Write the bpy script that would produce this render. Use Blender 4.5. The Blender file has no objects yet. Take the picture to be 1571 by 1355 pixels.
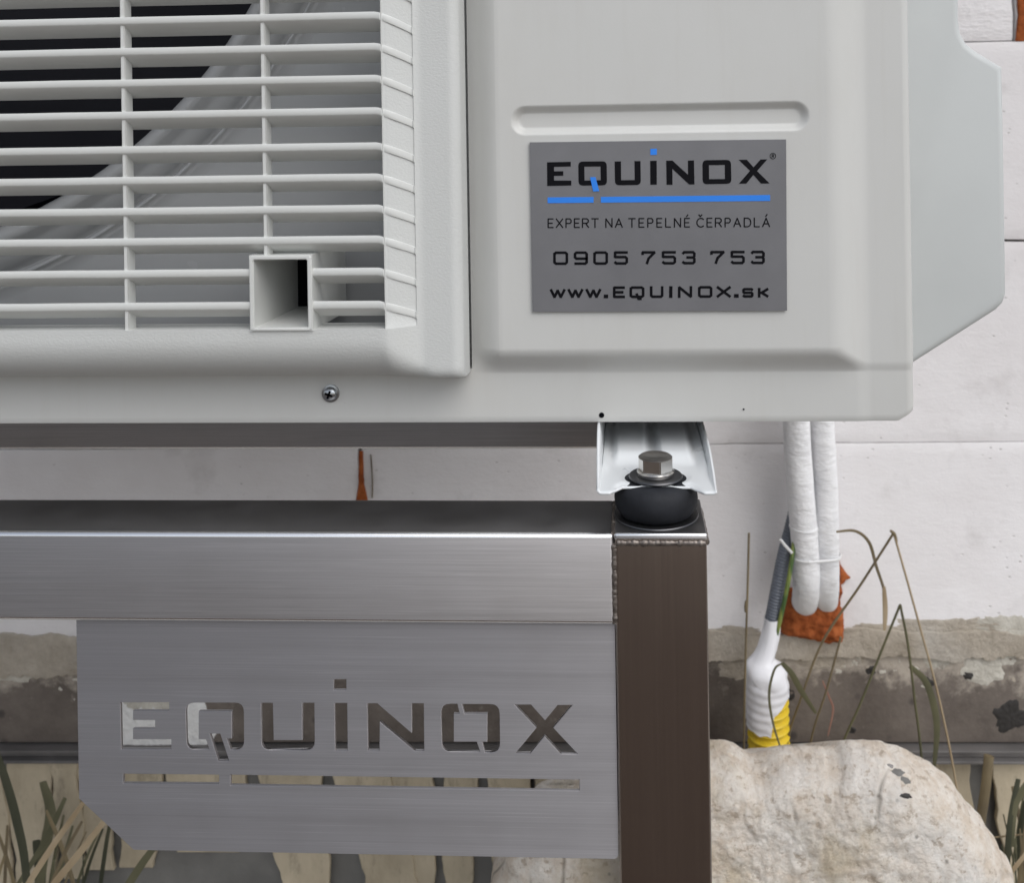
import bpy, bmesh, math, random
from mathutils import Vector, Matrix, noise
random.seed(7)
R = math.radians
scene = bpy.context.scene

# ------------------------------------------------------------------ camera
F, YAW, ROLL, PX, PY = 1450.0, R(-2.657), R(0.906), 894.06, 227.9
W0, H0 = 1571.0, 1355.0
CAM = Vector((0.0, -0.504, 0.95))
RIGHT = Vector((math.cos(YAW), -math.sin(YAW), 0)); FWD = Vector((math.sin(YAW), math.cos(YAW), 0)); UP = Vector((0, 0, 1))
cr, sr = math.cos(ROLL), math.sin(ROLL)
cx_, cy_ = RIGHT*cr - UP*sr, RIGHT*sr + UP*cr
cam_d = bpy.data.cameras.new('camera'); cam = bpy.data.objects.new('camera', cam_d)
scene.collection.objects.link(cam); scene.camera = cam
m = Matrix.Identity(4)
for i in range(3):
    m[i][0], m[i][1], m[i][2], m[i][3] = cx_[i], cy_[i], -FWD[i], CAM[i]
cam.matrix_world = m
cam_d.sensor_width = 36.0; cam_d.lens = 36.0*F/W0
cam_d.shift_x = (W0/2 - PX)/W0; cam_d.shift_y = (PY - H0/2)/W0
cam_d.clip_start = 0.02; cam_d.clip_end = 500
cam_d.dof.use_dof = True; cam_d.dof.focus_distance = 0.56
cam_d.dof.aperture_fstop = (cam_d.lens/1000)/0.0022

# ------------------------------------------------------------------ sky, sun, exposure (overcast daylight)
SUN_EL, SUN_AZ = R(48), R(142)      # azimuth from +Y clockwise: behind the camera on the right
world = bpy.data.worlds.new('World'); scene.world = world; world.use_nodes = True
nt = world.node_tree; nt.nodes.clear()
sky = nt.nodes.new('ShaderNodeTexSky'); sky.sky_type = 'NISHITA'; sky.sun_disc = False
sky.sun_elevation = SUN_EL; sky.sun_rotation = SUN_AZ; sky.air_density = 1.0; sky.dust_density = 1.6; sky.ozone_density = 1.0
hs = nt.nodes.new('ShaderNodeHueSaturation'); hs.inputs['Saturation'].default_value = 0.40
bg = nt.nodes.new('ShaderNodeBackground'); bg.inputs['Strength'].default_value = 0.125
wo = nt.nodes.new('ShaderNodeOutputWorld')
nt.links.new(sky.outputs[0], hs.inputs['Color']); nt.links.new(hs.outputs[0], bg.inputs['Color']); nt.links.new(bg.outputs[0], wo.inputs[0])
sun_d = bpy.data.lights.new('sun', 'SUN'); sun_d.energy = 1.15; sun_d.angle = R(55); sun_d.color = (1.0, 0.985, 0.96)
sun = bpy.data.objects.new('sun', sun_d); scene.collection.objects.link(sun)
sd = Vector((math.sin(SUN_AZ)*math.cos(SUN_EL), math.cos(SUN_AZ)*math.cos(SUN_EL), math.sin(SUN_EL)))
sun.rotation_euler = sd.to_track_quat('Z', 'Y').to_euler(); sun.location = sd*8
vs = scene.view_settings
vs.view_transform = 'Standard'; vs.look = 'None'; vs.gamma = 1.0; vs.use_curve_mapping = False; vs.exposure = 0.37
scene.cycles.use_denoising = True
scene.cycles.max_bounces = 8

# ------------------------------------------------------------------ helpers
def at(u, v, Y):
    """point in the plane y = Y that the photograph shows at pixel (u, v)"""
    du, dv = u-PX, v-PY
    u0, v0 = cr*du - sr*dv, sr*du + cr*dv
    d = RIGHT*(u0/F) + FWD - UP*(v0/F)
    return CAM + d*((Y-CAM.y)/d.y)
def AX(u, v, Y): return at(u, v, Y).x
def AZ(u, v, Y): return at(u, v, Y).z
def sstep(a, b, x):
    t = max(0.0, min(1.0, (x-a)/(b-a))); return t*t*(3-2*t)
def ramp(a, b, x):                       # straight ramp with softly rounded ends
    t = (x-a)/(b-a); t = max(0.0, min(1.0, t)); return 0.45*t + 0.55*t*t*(3-2*t)
def link(o, parent=None):
    scene.collection.objects.link(o)
    if parent is not None: o.parent = parent
    return o
def tag(o, label=None, cat=None, group=None, kind=None):
    if label: o['label'] = label
    if cat: o['category'] = cat
    if group: o['group'] = group
    if kind: o['kind'] = kind
    return o
def thing(name, loc, label, cat, group=None):
    o = bpy.data.objects.new(name, None); o.empty_display_size = 0.05; link(o); o.location = loc
    return tag(o, label, cat, group)
def finish(name, me, mat, parent=None, smooth=True, angle=40):
    me.materials.clear(); me.materials.append(mat)
    if smooth:
        for p in me.polygons: p.use_smooth = True
        if angle is not None: me.set_sharp_from_angle(angle=R(angle))
    o = bpy.data.objects.new(name, me); link(o)
    if parent is not None:
        o.parent = parent
        if parent.type == 'EMPTY': o.matrix_parent_inverse = Matrix.Translation(-parent.location)
    return o
def mesh(name, verts, faces, mat, parent=None, smooth=True, angle=40):
    me = bpy.data.meshes.new(name); me.from_pydata([tuple(v) for v in verts], [], faces); me.update()
    return finish(name, me, mat, parent, smooth, angle)
def frombm(name, bm, mat, parent=None, smooth=True, angle=40):
    bmesh.ops.recalc_face_normals(bm, faces=bm.faces)
    me = bpy.data.meshes.new(name); bm.to_mesh(me); bm.free()
    return finish(name, me, mat, parent, smooth, angle)
def box_bm(bm, x0, x1, y0, y1, z0, z1, bev=0.0, seg=2):
    r = bmesh.ops.create_cube(bm, size=1.0)
    for v in r['verts']:
        v.co = Vector(((x0+x1)/2+v.co.x*(x1-x0), (y0+y1)/2+v.co.y*(y1-y0), (z0+z1)/2+v.co.z*(z1-z0)))
    if bev:
        es = list({e for v in r['verts'] for e in v.link_edges})
        bmesh.ops.bevel(bm, geom=es, offset=bev, segments=seg, profile=0.5, affect='EDGES')
def box(name, x0, x1, y0, y1, z0, z1, mat, parent=None, bev=0.0, seg=2):
    bm = bmesh.new(); box_bm(bm, x0, x1, y0, y1, z0, z1, bev, seg)
    return frombm(name, bm, mat, parent)
def lathe(name, prof, centre, axis, mat, parent=None, n=48, smooth=True, angle=40, close=True):
    """prof: (radius, height along axis) from one end to the other"""
    c = Vector(centre); verts, faces = [], []
    for (r, h) in prof:
        for k in range(n):
            a = 2*math.pi*k/n; p, q = r*math.cos(a), r*math.sin(a)
            verts.append(c + (Vector((p, q, h)) if axis == 'Z' else Vector((p, h, q))))
    for i in range(len(prof)-1):
        for k in range(n):
            k2 = (k+1) % n
            faces.append((i*n+k, i*n+k2, (i+1)*n+k2, (i+1)*n+k))
    bm = bmesh.new(); me = bpy.data.meshes.new('t'); me.from_pydata([tuple(v) for v in verts], [], faces); bm.from_mesh(me); bpy.data.meshes.remove(me)
    if close: bmesh.ops.remove_doubles(bm, verts=bm.verts, dist=1e-6); bmesh.ops.holes_fill(bm, edges=bm.edges, sides=0)
    return frombm(name, bm, mat, parent, smooth, angle)
def tube_data(pts, rad, n=12, cap=True, flat=1.0, wig=None):
    pts = [Vector(p) for p in pts]; verts, faces = [], []
    prev = None
    for i, p in enumerate(pts):
        t = (pts[min(i+1, len(pts)-1)] - pts[max(i-1, 0)]).normalized()
        ref = Vector((0, 1, 0)) if abs(t.y) < 0.9 else Vector((1, 0, 0))
        if prev is not None: a = (prev - t*prev.dot(t)).normalized()
        else: a = (ref - t*ref.dot(t)).normalized()
        prev = a; b = t.cross(a)
        r = rad[i] if isinstance(rad, (list, tuple)) else rad
        for k in range(n):
            an = 2*math.pi*k/n
            rr = r*(1 + (wig(i, an) if wig else 0))
            verts.append(p + a*math.cos(an)*rr*flat + b*math.sin(an)*rr)
    for i in range(len(pts)-1):
        for k in range(n):
            k2 = (k+1) % n; faces.append((i*n+k, i*n+k2, (i+1)*n+k2, (i+1)*n+k))
    if cap: faces += [tuple(range(n))[::-1], tuple((len(pts)-1)*n+k for k in range(n))]
    return verts, faces
def tube(name, pts, rad, mat, parent=None, n=12, cap=True, flat=1.0, wig=None):
    v, f = tube_data(pts, rad, n, cap, flat, wig); return mesh(name, v, f, mat, parent, True, 60)
def spline(pts, n=10):
    pts = [Vector(p) for p in pts]; out = []
    P = [pts[0]*2-pts[1]] + pts + [pts[-1]*2-pts[-2]]
    for i in range(1, len(P)-2):
        for k in range(n):
            t = k/n; a, b, c, d = P[i-1], P[i], P[i+1], P[i+2]
            out.append(0.5*((2*b)+(c-a)*t+(2*a-5*b+4*c-d)*t*t+(3*b-a-3*c+d)*t**3))
    return out + [pts[-1]]
def sheet(name, polys, Y, thick, mat, parent=None, bev=0.0):
    """filled outline(s) with holes in the plane y=Y (front), thick metres deep; polys are lists of (x, z)"""
    cu = bpy.data.curves.new('t', 'CURVE'); cu.dimensions = '2D'; cu.fill_mode = 'BOTH'; cu.extrude = thick/2 - bev
    if bev: cu.bevel_depth = bev; cu.bevel_resolution = 1; cu.offset = -bev
    for pl in polys:
        s = cu.splines.new('POLY'); s.points.add(len(pl)-1); s.use_cyclic_u = True
        for i, (x, z) in enumerate(pl): s.points[i].co = (x, z, 0, 1)
    o = bpy.data.objects.new('t', cu); scene.collection.objects.link(o)
    dg = bpy.context.evaluated_depsgraph_get(); me = bpy.data.meshes.new_from_object(o.evaluated_get(dg))
    bpy.data.objects.remove(o); bpy.data.curves.remove(cu); me.name = name
    for v in me.vertices:
        x, z, d = v.co; v.co = (x, Y+thick/2-d, z)
    return finish(name, me, mat, parent, True, 30)
def rounded(pl, idx, r, n=4):
    """round the corners idx of polygon pl"""
    out = []; N = len(pl)
    for i, p in enumerate(pl):
        if i not in idx: out.append(p); continue
        p = Vector(p); a = Vector(pl[i-1]); b = Vector(pl[(i+1) % N])
        da = (a-p).normalized()*r; db = (b-p).normalized()*r
        for k in range(n+1):
            t = k/n; out.append(tuple((p+da)*(1-t)**2 + p*2*t*(1-t) + (p+db)*t*t))
    return out

# ------------------------------------------------------------------ materials
class NG:
    def __init__(s, name):
        s.m = bpy.data.materials.new(name); s.m.use_nodes = True; s.t = s.m.node_tree; s.t.nodes.clear()
        s.out = s.n('ShaderNodeOutputMaterial'); s.b = s.n('ShaderNodeBsdfPrincipled'); s.l(s.b.outputs[0], s.out.inputs[0])
        s.tc = s.n('ShaderNodeTexCoord').outputs['Object']
    def n(s, t): return s.t.nodes.new(t)
    def l(s, a, b): s.t.links.new(a, b)
    def map(s, scale=(1, 1, 1), rot=(0, 0, 0), loc=(0, 0, 0)):
        mp = s.n('ShaderNodeMapping'); mp.inputs['Scale'].default_value = scale; mp.inputs['Rotation'].default_value = rot; mp.inputs['Location'].default_value = loc
        s.l(s.tc, mp.inputs[0]); return mp.outputs[0]
    def noise(s, scale, detail=3, rough=0.55, vec=None, dist=0.0):
        x = s.n('ShaderNodeTexNoise'); x.inputs['Scale'].default_value = scale; x.inputs['Detail'].default_value = detail
        x.inputs['Roughness'].default_value = rough; x.inputs['Distortion'].default_value = dist
        s.l(vec if vec is not None else s.tc, x.inputs['Vector']); return x.outputs['Fac']
    def voro(s, scale, vec=None, feature='F1', out='Distance'):
        x = s.n('ShaderNodeTexVoronoi'); x.inputs['Scale'].default_value = scale; x.feature = feature
        s.l(vec if vec is not None else s.tc, x.inputs['Vector']); return x.outputs[out]
    def cr(s, fac, stops):
        x = s.n('ShaderNodeValToRGB'); e = x.color_ramp.elements
        while len(e) < len(stops): e.new(0.5)
        for i, (p, c) in enumerate(stops):
            e[i].position = p; e[i].color = (c[0], c[1], c[2], 1) if isinstance(c, (tuple, list)) else (c, c, c, 1)
        s.l(fac, x.inputs[0]); return x.outputs[0]
    def mix(s, fac, a, b, mode='MIX'):
        x = s.n('ShaderNodeMix'); x.data_type = 'RGBA'; x.blend_type = mode
        for sock, val in ((x.inputs[0], fac), (x.inputs[6], a), (x.inputs[7], b)):
            if hasattr(val, 'is_output'): s.l(val, sock)
            elif isinstance(val, (int, float)): sock.default_value = val if sock.type == 'VALUE' else (val, val, val, 1)
            else: sock.default_value = (*val, 1)
        return x.outputs[2]
    def mul(s, a, k, op='MULTIPLY'):
        x = s.n('ShaderNodeMath'); x.operation = op
        for sock, val in ((x.inputs[0], a), (x.inputs[1], k)):
            if hasattr(val, 'is_output'): s.l(val, sock)
            else: sock.default_value = val
        return x.outputs[0]
    def bump(s, h, strength, dist=0.001, prev=None):
        x = s.n('ShaderNodeBump'); x.inputs['Strength'].default_value = strength; x.inputs['Distance'].default_value = dist
        s.l(h, x.inputs['Height'])
        if prev is not None: s.l(prev, x.inputs['Normal'])
        return x.outputs[0]
    def set(s, **k):
        for a, v in k.items():
            sock = s.b.inputs[a.replace('_', ' ')]
            if hasattr(v, 'is_output'): s.l(v, sock)
            elif isinstance(v, (tuple, list)) and len(v) == 3 and sock.type == 'RGBA': sock.default_value = (*v, 1)
            else: sock.default_value = v
        return s.m
def plain(name, col, rough=0.5, metal=0.0, bump=0.0, bscale=400, bdist=0.0003, var=0.06, spec=0.5):
    g = NG(name); c = g.noise(9, 4)
    lo = tuple(max(0, x*(1-var)) for x in col); hi = tuple(min(1, x*(1+var)) for x in col)
    k = dict(Base_Color=g.cr(c, [(0.3, lo), (0.7, hi)]), Roughness=g.cr(g.noise(40, 3), [(0.3, rough*0.9), (0.7, min(1, rough*1.1))]), Metallic=metal)
    k['Specular_IOR_Level'] = spec
    if bump: k['Normal'] = g.bump(g.noise(bscale, 2), bump, bdist)
    return g.set(**k)

# painted sheet metal of the unit (warm light grey powder coat with faint dirt and specks)
g = NG('powder_coat')
dirt = g.noise(14, 6, 0.65, g.map((1, 1, 0.5)))
col = g.mix(g.cr(dirt, [(0.45, 0.0), (0.75, 0.35)]), (0.59, 0.59, 0.57), (0.52, 0.51, 0.475))
run = g.cr(g.noise(1.0, 5, 0.65, g.map((95, 95, 5))), [(0.55, 0.0), (0.78, 0.12)])
col = g.mix(run, col, (0.46, 0.43, 0.38))
smear_ = g.cr(g.noise(7, 3, 0.5, g.map((1, 1, 1), (0, 0.6, 0))), [(0.55, 0.0), (0.75, 0.12)])
col = g.mix(smear_, col, (0.66, 0.66, 0.64))
speck = g.cr(g.voro(70, None), [(0.0, 1.0), (0.012, 1.0), (0.022, 0.0)])
sp = g.mul(speck, g.cr(g.noise(21, 1), [(0.56, 0.0), (0.6, 1.0)]))
col = g.mix(g.mul(sp, 0.6), col, (0.2, 0.18, 0.15))
paint = g.set(Base_Color=col, Roughness=g.cr(g.noise(30, 4), [(0.3, 0.33), (0.7, 0.45)]), Normal=g.bump(g.noise(900, 1), 0.12, 0.0002))
# textured plastic of the grille
g = NG('grille_plastic')
col = g.mix(g.cr(g.noise(11, 5, 0.6), [(0.4, 0.0), (0.8, 0.4)]), (0.60, 0.61, 0.595), (0.54, 0.54, 0.515))
b1 = g.bump(g.noise(560, 2, 0.6, g.map((1, 1, 1.6))), 0.36, 0.0005)
plastic = g.set(Base_Color=col, Roughness=0.5, Normal=b1)
g = NG('slat_plastic')
slatm = g.set(Base_Color=g.mix(g.cr(g.noise(17, 5, 0.6), [(0.4, 0.0), (0.8, 0.4)]), (0.66, 0.67, 0.65), (0.58, 0.575, 0.545)), Roughness=0.40, Normal=g.bump(g.noise(260, 2), 0.15, 0.0003))
inner_grey = plain('shroud_paint', (0.40, 0.405, 0.41), 0.25, bump=0.05)
black_in = plain('fan_black', (0.006, 0.006, 0.009), 0.5, spec=0.15)
fin_dark = plain('fin_dark', (0.004, 0.004, 0.006), 0.8, spec=0.05)
pan_m = plain('darkened_base_pan', (0.075, 0.072, 0.07), 0.6, var=0.2)  # underside darkened in colour to dim its reflection in the rails
cover_p = plain('cover_plastic', (0.535, 0.555, 0.55), 0.45, bump=0.2, bscale=300, bdist=0.0002, var=0.04)
# brushed stainless steel
def steel(name, base, rough, tangent, sc, streak, bmp, aniso):
    g = NG(name); v = g.map(sc)
    n1 = g.noise(1.0, 4, 0.75, v); n2 = g.noise(1.0, 3, 0.6, g.map(tuple(x*0.08 if x > 50 else x*0.4 for x in sc)))
    scr = g.noise(1.0, 2, 0.5, g.map(tuple(x*2.2 if x > 50 else x*3.0 for x in sc), (0, 0, 0), (3.3, 1.7, 0.4)))
    stain = g.noise(8, 5, 0.6)
    col = g.mix(g.cr(n1, [(0.3, 0.0), (0.7, 1.0)]), tuple(x*(1-streak) for x in base), tuple(min(1, x*(1+streak)) for x in base))
    col = g.mix(g.cr(scr, [(0.60, 0.0), (0.72, 0.55 if sc[2] > 50 else 0.12)]), col, tuple(min(1, x*1.35) for x in base))
    col = g.mix(g.cr(stain, [(0.5, 0.0), (0.8, 0.22)]), col, (0.34, 0.31, 0.28))
    cx = g.n('ShaderNodeCombineXYZ'); cx.inputs[0].default_value, cx.inputs[1].default_value, cx.inputs[2].default_value = tangent
    g.l(cx.outputs[0], g.b.inputs['Tangent'])
    return g.set(Base_Color=col, Metallic=1.0, Anisotropic=aniso, Roughness=g.mul(g.cr(n2, [(0.3, rough*0.94), (0.7, rough*1.07)]), g.cr(g.noise(22, 5, 0.7, None, 0.6), [(0.40, 0.97), (0.65, 1.03)])), Normal=g.bump(n1, bmp, 0.0002))
steel_h = steel('brushed_steel_along', (0.48, 0.465, 0.468), 0.52, (0, 0, 1), (7, 1500, 1500), 0.14, 0.07, 0.80)
steel_p = steel('brushed_steel_plate', (0.46, 0.447, 0.458), 0.55, (0, 0, 1), (4, 1500, 1300), 0.07, 0.02, 0.80)
steel_v = steel('brushed_steel_upright', (0.40, 0.345, 0.31), 0.25, (1, 0, 0), (700, 700, 6), 0.06, 0.03, 0.6)
top_steel = plain('tube_top_darkened', (0.26, 0.255, 0.26), 0.42, 1.0, var=0.15)  # rail top darkened in colour for the dark underside it reflects
edge_steel = plain('tube_corner_glint', (0.82, 0.82, 0.83), 0.22, 1.0)  # rail edges brightened in colour to paint in the sky's glint
g = NG('weld_steel')
weld = g.set(Base_Color=g.cr(g.noise(220, 4), [(0.3, (0.13, 0.11, 0.10)), (0.7, (0.36, 0.32, 0.29))]), Metallic=1.0, Roughness=0.55, Normal=g.bump(g.noise(500, 3), 0.35, 0.0006))
bolt_m = plain('bolt_steel', (0.62, 0.60, 0.57), 0.22, 1.0, bump=0.15, bscale=700)
crown_m = plain('bolt_crown_dark', (0.16, 0.15, 0.14), 0.35, 1.0, bump=0.5, bscale=300, bdist=0.001, var=0.6)
washer_d = plain('washer_dark', (0.10, 0.10, 0.105), 0.38, 0.9)
zinc = plain('zinc_screw', (0.42, 0.44, 0.46), 0.3, 1.0)
g = NG('rubber')
rubber = g.set(Base_Color=g.cr(g.noise(60, 5, 0.7), [(0.35, (0.008, 0.009, 0.012)), (0.75, (0.020, 0.022, 0.028))]), Roughness=0.68, Specular_IOR_Level=0.35, Normal=g.bump(g.noise(200, 4), 0.2, 0.0005))
foot_p = plain('foot_paint', (0.74, 0.76, 0.77), 0.3, var=0.015)
# sticker
g = NG('sticker_silver')
stick = g.set(Base_Color=g.cr(g.noise(30, 4), [(0.3, (0.178, 0.178, 0.188)), (0.7, (0.205, 0.205, 0.216))]), Metallic=0.25, Roughness=0.42, Normal=g.bump(g.noise(1600, 2), 0.15, 0.0002))
ink = plain('black_ink', (0.004, 0.004, 0.006), 0.5, spec=0.12)
blue = plain('blue_ink', (0.035, 0.23, 0.80), 0.45, spec=0.25)
# aerated concrete
def aac_mat(name, k, pitk):
    g = NG(name)
    v = g.map((1, 1, 2.4))
    n1 = g.noise(70, 6, 0.62, v); n2 = g.noise(330, 3, 0.6); blot = g.noise(5.5, 5, 0.6)
    pits = g.cr(g.voro(85, g.map((0.7, 1, 1.3), (0, 0.3, 0))), [(0.0, 1.0), (0.04, 0.8), (0.15, 0.0)])
    pmask = g.mul(pits, g.cr(g.noise(26, 2), [(0.52, 0.0), (0.60, 1.0)]))
    smudge = g.cr(g.noise(16, 4, 0.6), [(0.56, 0.0), (0.76, 0.45)])
    col = g.mix(g.cr(blot, [(0.38, 0.0), (0.72, 1.0)]), (0.82, 0.80, 0.805), (0.74, 0.71, 0.71))
    col = g.mix(smudge, col, (0.50, 0.47, 0.46))
    col = g.mix(g.mul(pmask, pitk), col, (0.30, 0.27, 0.26))
    bb = g.bump(n1, 0.55*k, 0.004); bb = g.bump(n2, 0.25, 0.001, bb); bb = g.bump(g.mul(pmask, -1.0), 0.5, 0.002, bb)
    return g.set(Base_Color=col, Roughness=0.92, Normal=bb, Specular_IOR_Level=0.25)
aac = aac_mat('aerated_concrete', 0.28, 0.55); aac_rough = aac_mat('aerated_concrete_sawn', 0.9, 0.4)
g = NG('mortar')
col = g.mix(g.cr(g.noise(22, 6, 0.7), [(0.3, 0.0), (0.7, 1.0)]), (0.64, 0.575, 0.485), (0.38, 0.325, 0.26))
col = g.mix(g.cr(g.noise(9, 4), [(0.5, 0.0), (0.75, 0.7)]), col, (0.66, 0.63, 0.58))
mortar = g.set(Base_Color=col, Roughness=0.95, Normal=g.bump(g.noise(110, 7, 0.75), 1.0, 0.006), Specular_IOR_Level=0.2)
g = NG('pale_mortar')
pale = g.set(Base_Color=g.cr(g.noise(35, 5, 0.65), [(0.3, (0.46, 0.43, 0.37)), (0.7, (0.66, 0.63, 0.56))]), Roughness=0.95, Normal=g.bump(g.noise(230, 5, 0.7), 0.8, 0.003), Specular_IOR_Level=0.2)
limew = plain('lime_splash', (0.74, 0.73, 0.71), 0.9, bump=0.6, bscale=150, bdist=0.003, var=0.12, spec=0.2)
g = NG('plinth_coating')
col = g.mix(g.cr(g.noise(16, 6, 0.7), [(0.35, 0.0), (0.7, 1.0)]), (0.115, 0.096, 0.083), (0.19, 0.162, 0.14))
col = g.mix(g.cr(g.voro(28), [(0.0, 1.0), (0.10, 0.8), (0.2, 0.0)]), col, (0.07, 0.06, 0.055))
col = g.mix(g.cr(g.noise(60, 4, 0.7), [(0.62, 0.0), (0.74, 0.5)]), col, (0.34, 0.30, 0.26))
sx_ = g.n('ShaderNodeSeparateXYZ'); g.l(g.tc, sx_.inputs[0])
zt_ = AZ(1500, 980, 0.665); mr = g.n('ShaderNodeMapRange'); g.l(sx_.outputs[2], mr.inputs[0])
mr.inputs[1].default_value = zt_-0.115; mr.inputs[2].default_value = zt_-0.02; mr.inputs[3].default_value = -0.30; mr.inputs[4].default_value = 0.24
wash = g.mul(mr.outputs[0], g.noise(19, 7, 0.72), 'ADD')
col = g.mix(g.cr(wash, [(0.50, 0.0), (0.66, 0.9)]), col, (0.44, 0.39, 0.33))
plinth_m = g.set(Base_Color=col, Roughness=0.85, Normal=g.bump(g.noise(150, 5), 0.4, 0.002), Specular_IOR_Level=0.25)
g = NG('cladding_board')
col = g.mix(g.cr(g.noise(13, 5, 0.65, g.map((1, 1, 0.45))), [(0.35, 0.0), (0.7, 1.0)]), (0.54, 0.465, 0.345), (0.36, 0.305, 0.22))
col = g.mix(g.cr(g.noise(45, 6, 0.75, g.map((1, 1, 0.3))), [(0.54, 0.0), (0.66, 0.6)]), col, (0.22, 0.19, 0.145))
clad = g.set(Base_Color=col, Roughness=0.9, Normal=g.bump(g.noise(60, 5), 0.4, 0.003), Specular_IOR_Level=0.2)
grey_board = plain('grey_backing', (0.16, 0.155, 0.145), 0.9, bump=0.4, bscale=60, bdist=0.003, var=0.3)
dark_gap = plain('joint_shade', (0.16, 0.15, 0.14), 0.95)
tar = plain('tar', (0.025, 0.022, 0.020), 0.6, bump=0.5, bscale=120, bdist=0.002)
profile_m = plain('profile_metal', (0.20, 0.19, 0.185), 0.4, 0.5, var=0.3)
g = NG('orange_foam')
col = g.cr(g.noise(45, 6, 0.75), [(0.28, (0.10, 0.022, 0.006)), (0.5, (0.34, 0.09, 0.026)), (0.75, (0.50, 0.165, 0.055))])
foam = g.set(Base_Color=col, Roughness=0.9, Normal=g.bump(g.noise(240, 4, 0.7), 0.9, 0.003), Specular_IOR_Level=0.2)
g = NG('pipe_insulation')
insul = g.set(Base_Color=g.cr(g.noise(25, 5), [(0.3, (0.72, 0.725, 0.74)), (0.5, (0.82, 0.82, 0.83)), (0.75, (0.85, 0.85, 0.86))]), Roughness=0.85, Normal=g.bump(g.noise(1.0, 4, 0.65, g.map((45, 45, 110))), 0.75, 0.004), Specular_IOR_Level=0.2)
tie_m = plain('tie_nylon', (0.74, 0.74, 0.74), 0.4)
cable_m = plain('grey_conduit', (0.125, 0.14, 0.17), 0.5)
tape_m = plain('white_tape', (0.80, 0.80, 0.83), 0.38, bump=0.2, bscale=120, bdist=0.001)
yellow = plain('yellow_duct', (0.72, 0.52, 0.025), 0.42)
g = NG('earth_wire')
wv = g.noise(60, 2, 0.5, g.map((3, 1, 0.3)))
earth = g.set(Base_Color=g.cr(wv, [(0.45, (0.055, 0.11, 0.03)), (0.55, (0.21, 0.25, 0.06))]), Roughness=0.45)
g = NG('limestone')
big = g.noise(7, 5, 0.6); fine = g.noise(38, 10, 0.78); grain = g.noise(170, 5, 0.8); och = g.noise(10, 6, 0.65, g.map((1, 1, 1), (0, 0, 0), (3, 1, 2)))
crk = g.cr(g.voro(13, g.map((1, 1, 0.7)), 'DISTANCE_TO_EDGE'), [(0.0, 1.0), (0.012, 0.6), (0.03, 0.0)])
crk = g.mul(crk, g.cr(g.noise(9, 3), [(0.5, 0.0), (0.6, 1.0)]))
pock = g.noise(85, 6, 0.7, g.map((1, 1, 1.4)))
col = g.mix(g.cr(fine, [(0.43, 0.0), (0.57, 1.0)]), (0.80, 0.69, 0.57), (0.95, 0.88, 0.79))
col = g.mix(g.cr(big, [(0.49, 0.0), (0.62, 0.65)]), col, (0.93, 0.90, 0.86))
col = g.mix(g.cr(pock, [(0.36, 0.7), (0.43, 0.0)]), col, (0.48, 0.38, 0.285))
col = g.mix(g.cr(grain, [(0.35, 0.5), (0.44, 0.0)]), col, (0.55, 0.45, 0.35))
col = g.mix(g.cr(och, [(0.54, 0.0), (0.66, 0.45)]), col, (0.58, 0.48, 0.30))
col = g.mix(g.mul(crk, 0.6), col, (0.16, 0.13, 0.10))
pt = g.cr(g.voro(60), [(0.0, 1.0), (0.06, 0.8), (0.14, 0.0)])
col = g.mix(g.mul(pt, g.cr(g.noise(14, 2), [(0.54, 0.0), (0.60, 0.8)])), col, (0.10, 0.09, 0.075))
bb = g.bump(fine, 1.0, 0.006); bb = g.bump(pock, 1.0, 0.004, bb); bb = g.bump(grain, 0.7, 0.002, bb); bb = g.bump(g.mul(crk, -1.0), 0.4, 0.003, bb)
stone = g.set(Base_Color=col, Roughness=0.92, Normal=bb, Specular_IOR_Level=0.25)
g = NG('soil')
col = g.mix(g.cr(g.noise(3, 6, 0.7), [(0.35, 0.0), (0.65, 1.0)]), (0.115, 0.085, 0.068), (0.17, 0.135, 0.11))
soil = g.set(Base_Color=col, Roughness=0.95, Normal=g.bump(g.noise(30, 6, 0.7), 0.9, 0.03), Specular_IOR_Level=0.2)
def grass_mat(name, a, b):
    g = NG(name); g.set(Base_Color=g.cr(g.noise(14, 3), [(0.3, a), (0.7, b)]), Roughness=0.6); return g.m
straw = grass_mat('dry_straw', (0.25, 0.18, 0.10), (0.46, 0.37, 0.25))
brown_stem = grass_mat('brown_stem', (0.11, 0.085, 0.05), (0.22, 0.17, 0.09))
green_stem = grass_mat('green_stem', (0.06, 0.06, 0.03), (0.14, 0.13, 0.065))
dark_green = grass_mat('dark_green_blade', (0.030, 0.034, 0.018), (0.065, 0.066, 0.038))
red_leaf = grass_mat('withered_red', (0.22, 0.10, 0.075), (0.32, 0.18, 0.13))

# ================================================================== GROUND
gb = bmesh.new()
bmesh.ops.create_grid(gb, x_segments=60, y_segments=60, size=40)
for v in gb.verts: v.co.z = 0.0 + (0.02*noise.noise(v.co*0.8) if v.co.length > 3 else 0)
tag(frombm('ground', gb, soil), kind='structure')
bounce_m = NG('bounce_pale')
bounce_m = bounce_m.set(Base_Color=bounce_m.cr(bounce_m.voro(60, None, 'F1', 'Color'), [(0.2, (0.36, 0.34, 0.31)), (0.8, (0.62, 0.60, 0.56))]), Roughness=0.9, Normal=bounce_m.bump(bounce_m.voro(60), 0.8, 0.02))
tag(box('bounce_strip', -3.0, 3.0, -0.25, 0.70, 0.002, 0.02, bounce_m), kind='structure')  # unseen pale bed, added to bounce light up under the unit

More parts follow.
